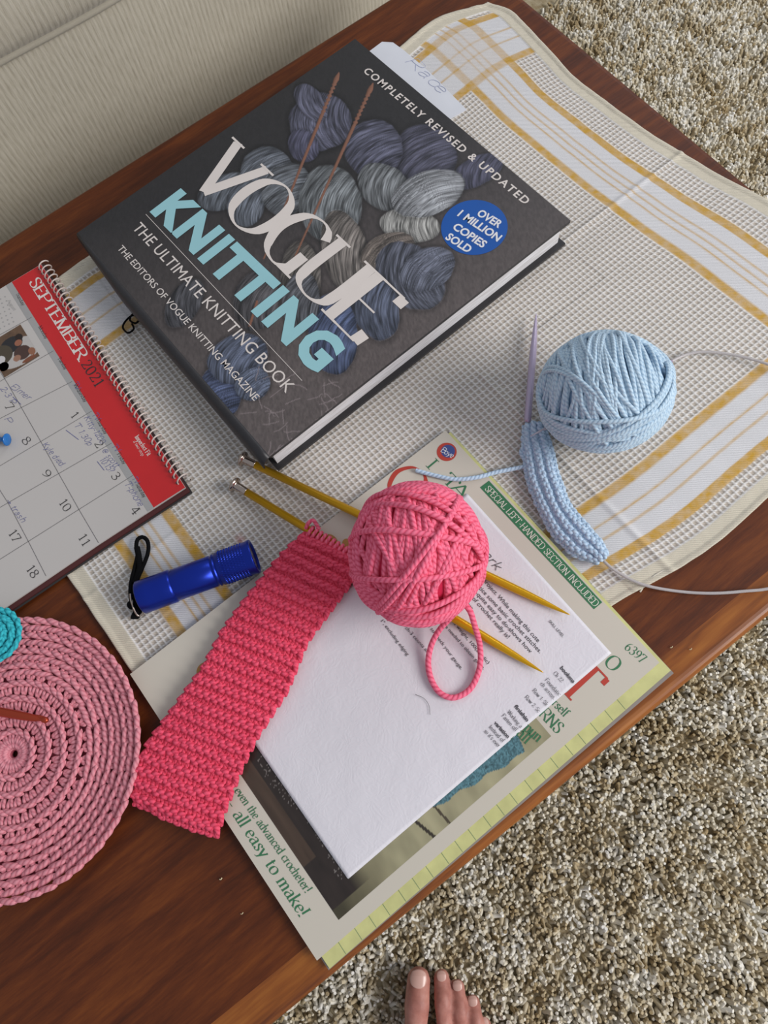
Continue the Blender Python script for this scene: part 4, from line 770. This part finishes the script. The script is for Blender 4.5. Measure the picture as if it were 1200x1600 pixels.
Lf = interp_curve([(206, 1256), (213, 1200), (232, 1158), (270, 1108), (318, 1043), (347, 985), (385, 935), (437, 868), (474, 832)], .0125)
Rf = interp_curve([(338, 1306), (352, 1262), (377, 1200), (404, 1148), (448, 1080), (480, 1003), (524, 942), (556, 900), (563, 872)], .0125)
def surf_red(u, v):
    vv = min(max(v, -.03), 1.03); a, b = Lf(min(max(vv, 0), 1)), Rf(min(max(vv, 0), 1)); p = a + (b - a) * u
    if v < 0: p = p + (Lf(0) - Lf(.05)) / .05 * (-v)
    if v > 1: p = p + (Lf(1) - Lf(.95)) / .05 * (v - 1)
    low = p[0] > .03; bulge = math.sin(math.pi * min(max(v, 0), 1)); wave = .0012 * math.sin(v * 19 + u * 2)
    arch = .0016 * math.sin(math.pi * min(max(u, 0), 1))
    p = p + np.array([0, 0, -.0015 + arch + wave * .5 + .0012 * bulge]); 
    if u < .5 and v < .12: p = p + (Lf(0) - Lf(.05)) * (.12 - v) * (-2.0) * (.5 - u)
    return p, np.array([0, 0, 1.0])
knit = thing('knitted_strip', (.055, -.22, .006), 'coral pink garter stitch knitted strip on the gold needle', 'knitting')
y = Yarn(7); garter(y, surf_red, 50, 11, .0042, .00172, .0016, seed=4); y.build('garter_stitches', PINKK, knit)
# shade-coloured backing fill so nothing shows through the loops
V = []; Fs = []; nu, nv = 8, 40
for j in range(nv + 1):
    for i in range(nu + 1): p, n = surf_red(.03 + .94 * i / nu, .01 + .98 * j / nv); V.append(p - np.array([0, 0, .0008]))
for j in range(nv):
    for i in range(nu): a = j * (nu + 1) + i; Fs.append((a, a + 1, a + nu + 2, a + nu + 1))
obj('shade_backing', V, Fs, plain('coral_knit_shadow', '#c52a48', .95, spec=.1, var=.2, scale=600, bump=.8), knit)
y = Yarn(7); nd = (N2b - N2a) / np.linalg.norm(N2b - N2a); nl = np.cross([0, 0, 1], nd); nl /= np.linalg.norm(nl)
for k in range(13):
    c = N2a + nd * np.interp(k, [0, 12], [np.linalg.norm(pt(487, 829, .0095) - N2a), np.linalg.norm(pt(566, 878, .0095) - N2a)]); a = np.linspace(-.6, math.pi * 1.05, 16)
    y.tube(np.array([c + nl * math.cos(q) * .0044 * (1.0) + np.array([0, 0, 1]) * math.sin(q) * .0046 + nd * (.0008 * math.sin(q)) - nl * (.001 + .003 * (q < 0)) for q in a]), .00135)
y.tube(smooth_path([pt(478, 826, .012), pt(482, 817, .015), pt(489, 813, .016), pt(494, 819, .014), pt(499, 828, .012)], .001), .0014)
y.build('needle_loops', yarn_mat('coral_loop_yarn', '#d8345a', '#ff7d98', .0034), knit)

BLUEK = yarn_mat('pale_blue_knit_yarn', '#8dabc8', '#cadff2', .0030)
Lb = interp_curve([(817, 664), (815, 700), (820, 742), (836, 790), (862, 838), (893, 868), (930, 880)], .0075); Rb = interp_curve([(850, 660), (864, 700), (878, 752), (894, 790), (922, 822), (942, 845), (950, 866)], .0135)
def surf_blue(u, v):
    a, b = Lb(min(max(u, 0), 1)), Rb(min(max(u, 0), 1)); p = a + (b - a) * (.08 + .84 * v) + np.array([0, 0, .0018 * math.sin(math.pi * min(max(v, 0), 1)) - .001])
    if u < 0: p = p + (Lb(0) - Lb(.05)) / .05 * (-u)
    if u > 1: p = p + (Lb(1) - Lb(.95)) / .05 * (u - 1)
    n = np.cross(b - a, Lb(min(1, u + .05)) - Lb(max(0, u - .05))); n = n / np.linalg.norm(n); n = n if n[2] > 0 else -n; return p, n
bk = thing('knitted_strip', (.085, .03, .003), 'small pale blue knitted strip hanging from the circular needle on the towel', 'knitting')
y = Yarn(7); garter(y, surf_blue, 6, 24, .0035, .00168, .0012, seed=9); y.build('garter_stitches', BLUEK, bk)
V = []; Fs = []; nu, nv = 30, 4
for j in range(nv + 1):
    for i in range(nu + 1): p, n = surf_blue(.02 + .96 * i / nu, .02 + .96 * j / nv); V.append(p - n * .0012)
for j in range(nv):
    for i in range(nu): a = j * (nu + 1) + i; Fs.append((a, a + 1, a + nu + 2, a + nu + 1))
obj('shade_backing', V, Fs, plain('blue_knit_shadow', '#7b9cc0', .95, spec=.1, var=.2, scale=600, bump=.8), bk)  # backing sheet behind the stitches, coloured like the shade between loops
y = Yarn(8); y.tube(smooth_path([pt(826, 728, .0065), pt(805, 732, .0052), pt(775, 738, .0055), pt(745, 746, .0072), pt(712, 749, .0072), pt(684, 744, .0072), pt(664, 739, .0072), pt(650, 735, .0072)], .0015), .0016)
y.tube(smooth_path([pt(826, 728, .0065), pt(818, 716, .006), pt(814, 705, .006), pt(822, 695, .008)], .0015), .0015); y.build('yarn_tail', BLUEK, bk)

# ================================================================ circular needle
LAV = plain('lavender_needle', '#b3a6bd', .25, .35, spec=.6, var=.03); t = NT('clear_nylon_cable'); t.set(Base_Color=la('#cfc9c8'), Roughness=.25, Transmission_Weight=.35, IOR=1.4, Specular_IOR_Level=.5); NYL = t.m
cn = thing('circular_needle', pt(830, 600, .005), 'lavender circular knitting needle with clear cable through the pale blue knitting', 'knitting needle')
def lav(tip, base, r=.0026): MB().lathe(np.array(base), np.array(tip), [(0, r * .7), (.03, r), (.62, r), (.80, r * .72), (.93, r * .36), (.99, r * .12), (1, .0001)], 24).build('needle_tip', LAV, cn, smooth=True)
A0, A1 = pt(838, 489, .0085), pt(824, 660, .0105); lav(A0, A1); B0, B1 = pt(828, 682, .0165), pt(1050, 564, .0070)
MB().lathe(B1, pt(900, 645, .0078), [(0, .0011), (.10, .0019), (1, .0020)], 20).build('needle_tip', LAV, cn, smooth=True)
MB().lathe(pt(900, 645, .0078), B0, [(0, .0020), (.30, .0020), (.65, .0012), (1, .0002)], 20).build('needle_point', plain('pale_needle_point', '#cbc3cc', .25, .3), cn, smooth=True)
y = Yarn(10); y.tube(smooth_path([A1, pt(838, 690, .0085), pt(856, 730, .0080), pt(872, 770, .0080), pt(900, 815, .0080), pt(928, 850, .0075), pt(945, 878, .0068), pt(975, 900, .0055), pt(1010, 915, .0050), pt(1060, 924, .0028), pt(1110, 927, .0028), pt(1160, 924, .0030), pt(1215, 916, .004), pt(1300, 880, .010), pt(1360, 800, .012), pt(1340, 700, .012), pt(1290, 610, .010),
    pt(1215, 575, .008), pt(1170, 560, .0065), pt(1130, 552, .006), pt(1095, 550, .0058), pt(1070, 555, .0062), B1], .002), .00105); y.build('cable', NYL, cn)

# ================================================================ blue torch
t = NT('blue_anodised_metal'); t.set(Base_Color=la('#17309c'), Metallic=.75, Roughness=.30, Specular_IOR_Level=.5); t.bump(t.noise(t.obj(), 700, 2), .04, .0002); TB = t.m
fl = thing('torch', pt(305, 905, .003), 'blue metal pocket torch with black wrist cord lying on the towel', 'torch')
fa, fb = pt(219, 934, .0150), pt(398, 869, .0145); R = .0118
def torch_profile():
    p = [(0, .0060), (.0, R * .93), (.008, R), (.10, R), (.20, R), (.285, R), (.295, R * .955), (.30, R * .92), (.305, R * .92), (.31, R * .95), (.64, R * .95), (.645, R * .90), (.66, R * .90), (.665, R * .98), (.675, R * .98), (.68, R * .92), (.69, R * .92), (.695, R), (.97, R * 1.02), (.985, R * 1.05), (1, R * 1.03), (1, R * .90), (.985, R * .88)]
    return p
MB().lathe(fa, fb, torch_profile(), 56).build('barrel', TB, fl, smooth=True)
fd = (fb - fa) / np.linalg.norm(fb - fa); fu = np.cross(fd, [0, 0, 1]); fu /= np.linalg.norm(fu); fw = np.cross(fd, fu); mb = MB(); Lt = np.linalg.norm(fb - fa)
for ring in range(9):
    for k in range(48):
        a = 2 * math.pi * (k + .5 * (ring % 2)) / 48; c = fa + fd * Lt * (.73 + ring * .024) + (fu * math.cos(a) + fw * math.sin(a)) * (R * 1.005); tn = -fu * math.sin(a) + fw * math.cos(a); o_ = (fu * math.cos(a) + fw * math.sin(a)) * .0005
        mb.add([c - fd * .0009, c + tn * .0006, c + fd * .0009, c - tn * .0006, c + o_], [(0, 1, 4), (1, 2, 4), (2, 3, 4), (3, 0, 4)])
mb.build('knurled_grip', TB, fl); MB().lathe(fb - fd * .0018, fb - fd * .0012, [(0, R * .88), (1, R * .88)], 40).build('lens', plain('dark_lens', '#2a1030', .15, spec=.7), fl)
MB().lathe(fa - fd * .0022, fa + fd * .0005, [(0, .0045), (.3, .0056), (1, .0058)], 24).build('tail_button', plain('black_rubber', '#121214', .7), fl, smooth=True)
y = Yarn(10); y.tube(smooth_path([pt(*p) for p in ((208, 952, .010), (204, 930, .012), (205, 910, .011), (211, 885, .0065), (215, 866, .006), (213, 853, .006), (215, 843, .006), (222, 839, .006), (229, 843, .006), (232, 853, .006), (230, 868, .006), (222, 888, .007), (213, 910, .012), (209, 930, .013), (211, 950, .011))], .0015), .0015)
y.tube(smooth_path([pt(214, 855, .0062), pt(217, 871, .0062), pt(218, 890, .0075), pt(210, 912, .0105)], .0015), .0022); y.build('wrist_cord', CORD, fl)
y = Yarn(10); kn = smooth_path([pt(204, 946, .0095), pt(210, 944, .011), pt(215, 952, .0085), pt(213, 961, .007), pt(207, 960, .0075)], .001); y.tube(kn, .0032); y.build('cord_knot', CORD, fl)
y = Yarn(8); y.tube(smooth_path([pt(207, 938, .0150), pt(208, 949, .0150), pt(216, 962, .0105), pt(224, 957, .0105), pt(227, 948, .0120)], .001), .00075); y.tube(smooth_path([pt(204, 928, .0155), pt(205, 938, .0155), pt(208, 947, .014)], .001), .0009); y.build('split_ring', STEEL, fl)

# ================================================================ crochet disc
def crochet(name, c, R, rounds, pitch, yr, m, label, cat, z0=.001, rim=.006, core='#a8606c', hole=.0045, posts=4):
    o = thing(name, (c[0], c[1], z0), label, cat); y = Yarn(6); g = np.random.default_rng(12); zr = lambda r: z0 + yr * 2.0 + rim * max(0, (r / R - .72) / .28) ** 1.3
    radii = [hole + (R - hole) * ((k + 1) / rounds) ** .96 for k in range(rounds)]; prev = hole * .6
    def pol(r, a, dz=0.0): return np.array([c[0] + r * math.cos(a), c[1] + r * math.sin(a), zr(r) + dz])
    for k, r in enumerate(radii):
        p_ = pitch * (.60 if k < posts else .85); n = max(11, int(2 * math.pi * r / p_)); ph = g.uniform(0, 1); outer = k >= posts
        for i in range(n):
            a = 2 * math.pi * (i + ph + g.normal(0, .06)) / n; da = 2 * math.pi / n; jr = g.normal(0, .0002); q = r + jr; up = yr * 1.0
            if outer:      # long V of the chain stitches, lying along the round
                w_ = yr * 1.15
                y.blob(pol(q + w_ * .25, a - da * .85, -up * .2), pol(q + w_ * 1.15, a + da * .75, up * .6), yr * .84, n=9, bow=(0, 0, yr * .7)); y.blob(pol(q - w_ * .55, a - da * .80, -up * .2), pol(q - w_ * 1.5, a + da * .78, up * .5), yr * .84, n=9, bow=(0, 0, yr * .6))
            else:          # a raised cord of slanting strands
                y.blob(pol(q - yr * .75, a - da * .95, up * .3), pol(q + yr * .65, a + da * .95, up * .9), yr * .74, n=8, bow=(0, 0, yr * .6))
            ro, ri = q - yr * (.7 if not outer else 1.8), prev + yr * (.2 if k else 0)
            if ro - ri > yr:      # the posts between two rounds, fanned against each other
                y.blob(pol(ri, a - da * .02, -yr * .4), pol(ro, a + da * .34, yr * .2), yr * .74, n=7, bow=(0, 0, yr * .5)); y.blob(pol(ri, a + da * .05, -yr * .4), pol(ro, a - da * .34, yr * .15), yr * .74, n=7, bow=(0, 0, yr * .5))
        prev = r
    y.build('crochet_stitches', m, o); V = []; Fs = []; ns = 48; rr = [hole * .5, R * .3, R * .6, R * .8, R * .97]
    for r in rr: V += [tuple(pol(r, 2 * math.pi * i / ns, -yr * .5)) for i in range(ns)]
    for r in rr[::-1]: V += [(c[0] + r * math.cos(2*math.pi*i/ns), c[1] + r * math.sin(2*math.pi*i/ns), z0) for i in range(ns)]
    m_ = len(rr) * 2
    for q in range(m_):
        for i in range(ns): i2 = (i + 1) % ns; q2 = (q + 1) % m_; Fs.append((q*ns+i, q*ns+i2, q2*ns+i2, q2*ns+i))
    obj('inner_fabric', V, Fs, plain(name + '_inner', core, .95, spec=.1, var=.15, scale=500), o); return o
ROSE = yarn_mat('dusty_pink_cotton', '#bb5f6e', '#e59aa4', .0036); cc = P2(18, 1178, .008)
crochet('crochet_disc', cc, .0868, 8, .0102, .00235, ROSE, 'round dusty pink crocheted piece lying on the bare wood', 'crochet', core='#a04c5a')
TEAL = yarn_mat('teal_yarn', '#12808f', '#3fc0cb', .0036); ct = P2(-12, 992, .02)
crochet('crochet_rosette', ct, .0165, 3, .0062, .0022, TEAL, 'small turquoise crocheted piece at the edge of the pink disc', 'crochet', z0=.0120, rim=.0, core='#0f6f7c', hole=.001, posts=1)
# crochet hook
t = NT('copper_anodised_metal'); t.set(Base_Color=la('#a8432c'), Metallic=.7, Roughness=.3); HK = t.m
h1, h0 = pt(76, 1126, .0155), pt(-190, 1078, .0190); hk = thing('crochet_hook', (h0 + h1) / 2, 'copper red metal crochet hook lying on the pink crocheted disc', 'crochet hook'); Lh = np.linalg.norm(h1 - h0)
MB().lathe(h0, h1, [(0, .0015), (.01, .0030), (.30, .0030), (.70, .0030), (.80, .0029), (.875, .0026), (.925, .0021), (.94, .0016), (.958, .0013), (.968, .0019), (.985, .0021), (.997, .0012), (1, .0003)], 24).build('shaft', HK, hk, smooth=True)
d = (h1 - h0) / Lh; sd = np.cross(d, [0, 0, 1]); sd /= np.linalg.norm(sd); c0 = h0 + d * Lh * .945
mb = MB(); y = Yarn(8); y.tube(smooth_path([c0 - d * .004 - sd * .001, c0 - sd * .0014, c0 + d * .004 - sd * .0008, c0 + d * .0055 + sd * .0006], .0006), .0011); y.build('hook_throat', HK, hk)

# ================================================================ bare foot on the carpet
def person():
    m = NT('skin'); v = m.obj(); n1 = m.noise(v, 45, 4, .6); n2 = m.noise(v, 500, 3)
    m.set(Base_Color=m.ramp(n1, [(.3, '#9e6458'), (.5, '#b87d70'), (.7, '#c99385')]), Roughness=.5, Subsurface_Weight=.12, Specular_IOR_Level=.35); m.set(Subsurface_Radius=(.008, .004, .002)); m.bump(n2, .25, .0006); SK = m.m
    zf = FZ + .013; tip = lambda px, py: pt(px, py, zf + .012)
    root = thing('person', (.44, -.42, FZ + .004), 'bare right foot with toes on the beige carpet at the bottom', 'person')
    V = []; Fs = []
    def add_ball(c, r, n=14):
        b = len(V)
        for i in range(n + 1):
            for k in range(n * 2): a, q = math.pi * i / n, math.pi * k / n; V.append((c[0] + r[0]*math.sin(a)*math.cos(q), c[1] + r[1]*math.sin(a)*math.sin(q), c[2] + r[2]*math.cos(a)))
        for i in range(n):
            for k in range(n * 2): k2 = (k + 1) % (2*n); Fs.append((b+i*2*n+k, b+(i+1)*2*n+k, b+(i+1)*2*n+k2, b+i*2*n+k2))
    def limb(P, rr, step=.0035, flat=1.0):
        P = smooth_path(P, step); R_ = np.interp(np.linspace(0, 1, len(P)), np.linspace(0, 1, len(rr)), rr)
        for p, r in zip(P, R_): add_ball(p, (r, r, r * flat), 9)
    toes = []; heel = tip(655, 1512) + np.array([.150, -.185, 0])
    spec = [((654, 1530), (650, 1600), .0135, .0140), ((690, 1527), (694, 1606), .0092, .0098), ((715, 1542), (722, 1612), .0085, .0090), ((739, 1566), (748, 1622), .0082, .0088), ((757, 1600), (768, 1638), .0076, .0085)]
    for i, (a, b, r, rb_) in enumerate(spec):
        A = pt(*a, zf + r * .9 + .002); Bq = pt(*b, zf + .020 - i * .0015); K = (A + Bq) / 2 + np.array([0, 0, .0045]); knuckle = Bq + (Bq - A) / np.linalg.norm(Bq - A) * .035 + np.array([0, 0, .012 - i * .0015])
        limb([A, A + (K - A) * .5, K, Bq, knuckle], [r * .92, r, r * .86, rb_ * 1.0, rb_ * 1.35], flat=.92 if i == 0 else .95); toes.append((A, Bq, r))
    ins = pt(700, 1660, zf + .03); fdir = (tip(700, 1620) - tip(690, 1520)); fdir[2] = 0; fdir /= np.linalg.norm(fdir); side = np.array([-fdir[1], fdir[0], 0])
    b0 = (toes[0][1] + toes[4][1]) / 2 + fdir * .03
    for s, w_, h_ in ((0, .044, .019), (.03, .043, .023), (.06, .040, .027), (.09, .037, .032), (.12, .034, .038), (.15, .032, .042), (.18, .031, .036)):
        add_ball((*(b0 + fdir * s)[:2], FZ + .006 + h_), (w_ * .92, w_ * .92, h_), 16)
    for k in range(5):
        p0_ = toes[k][1]; 
    top = b0 + fdir * .16; limb([np.array([*top[:2], FZ + .05]), np.array([*(top + fdir * .012)[:2], FZ + .09]), np.array([*(top + fdir * .02)[:2], FZ + .16]), np.array([*(top + fdir * .035)[:2], FZ + .30])], [.036, .033, .036, .048], step=.012)
    o = obj('foot', V, Fs, SK, root); rm = o.modifiers.new('join', 'REMESH'); rm.mode = 'VOXEL'; rm.voxel_size = .0022; rm.use_smooth_shade = True; sm = o.modifiers.new('soften', 'SMOOTH'); sm.iterations = 5; sm.factor = .5
    NAIL = plain('toenail', '#d3a99c', .25, spec=.5, var=.03)
    for i, (A, Bq, r) in enumerate(toes):
        f = (A - Bq); f /= np.linalg.norm(f); sdv = np.cross([0, 0, 1], f); sdv /= np.linalg.norm(sdv); up = np.cross(f, sdv); up = up if up[2] > 0 else -up
        n = 12; nv = []; nf = []; wl, ww = (.0085, .0085) if i == 0 else (.0048, .0048)
        for a in range(n + 1):
            for b in range(n + 1):
                s, t_ = (a / n * 2 - 1), (b / n * 2 - 1); rr = math.sqrt(1 - t_ * t_ * .5) ; ss = s * math.sqrt(1 - t_ * t_ / 2.2); tt = t_ * math.sqrt(1 - s * s / 2.2)
                nv.append(A + f * (.0015 + ss * wl) + sdv * tt * ww + up * (r * (.93 if i == 0 else .90) * math.sqrt(max(0, 1 - (tt * ww / r) ** 2)) + .0006 - max(0, ss - .3) * .0022))
        for a in range(n):
            for b in range(n): q = a * (n + 1) + b; nf.append((q, q + 1, q + n + 2, q + n + 1))
        nl_ = obj('toenail', nv, nf, NAIL, root); nl_.parent = o; s_ = nl_.modifiers.new('thickness', 'SOLIDIFY'); s_.thickness = .0008
person()
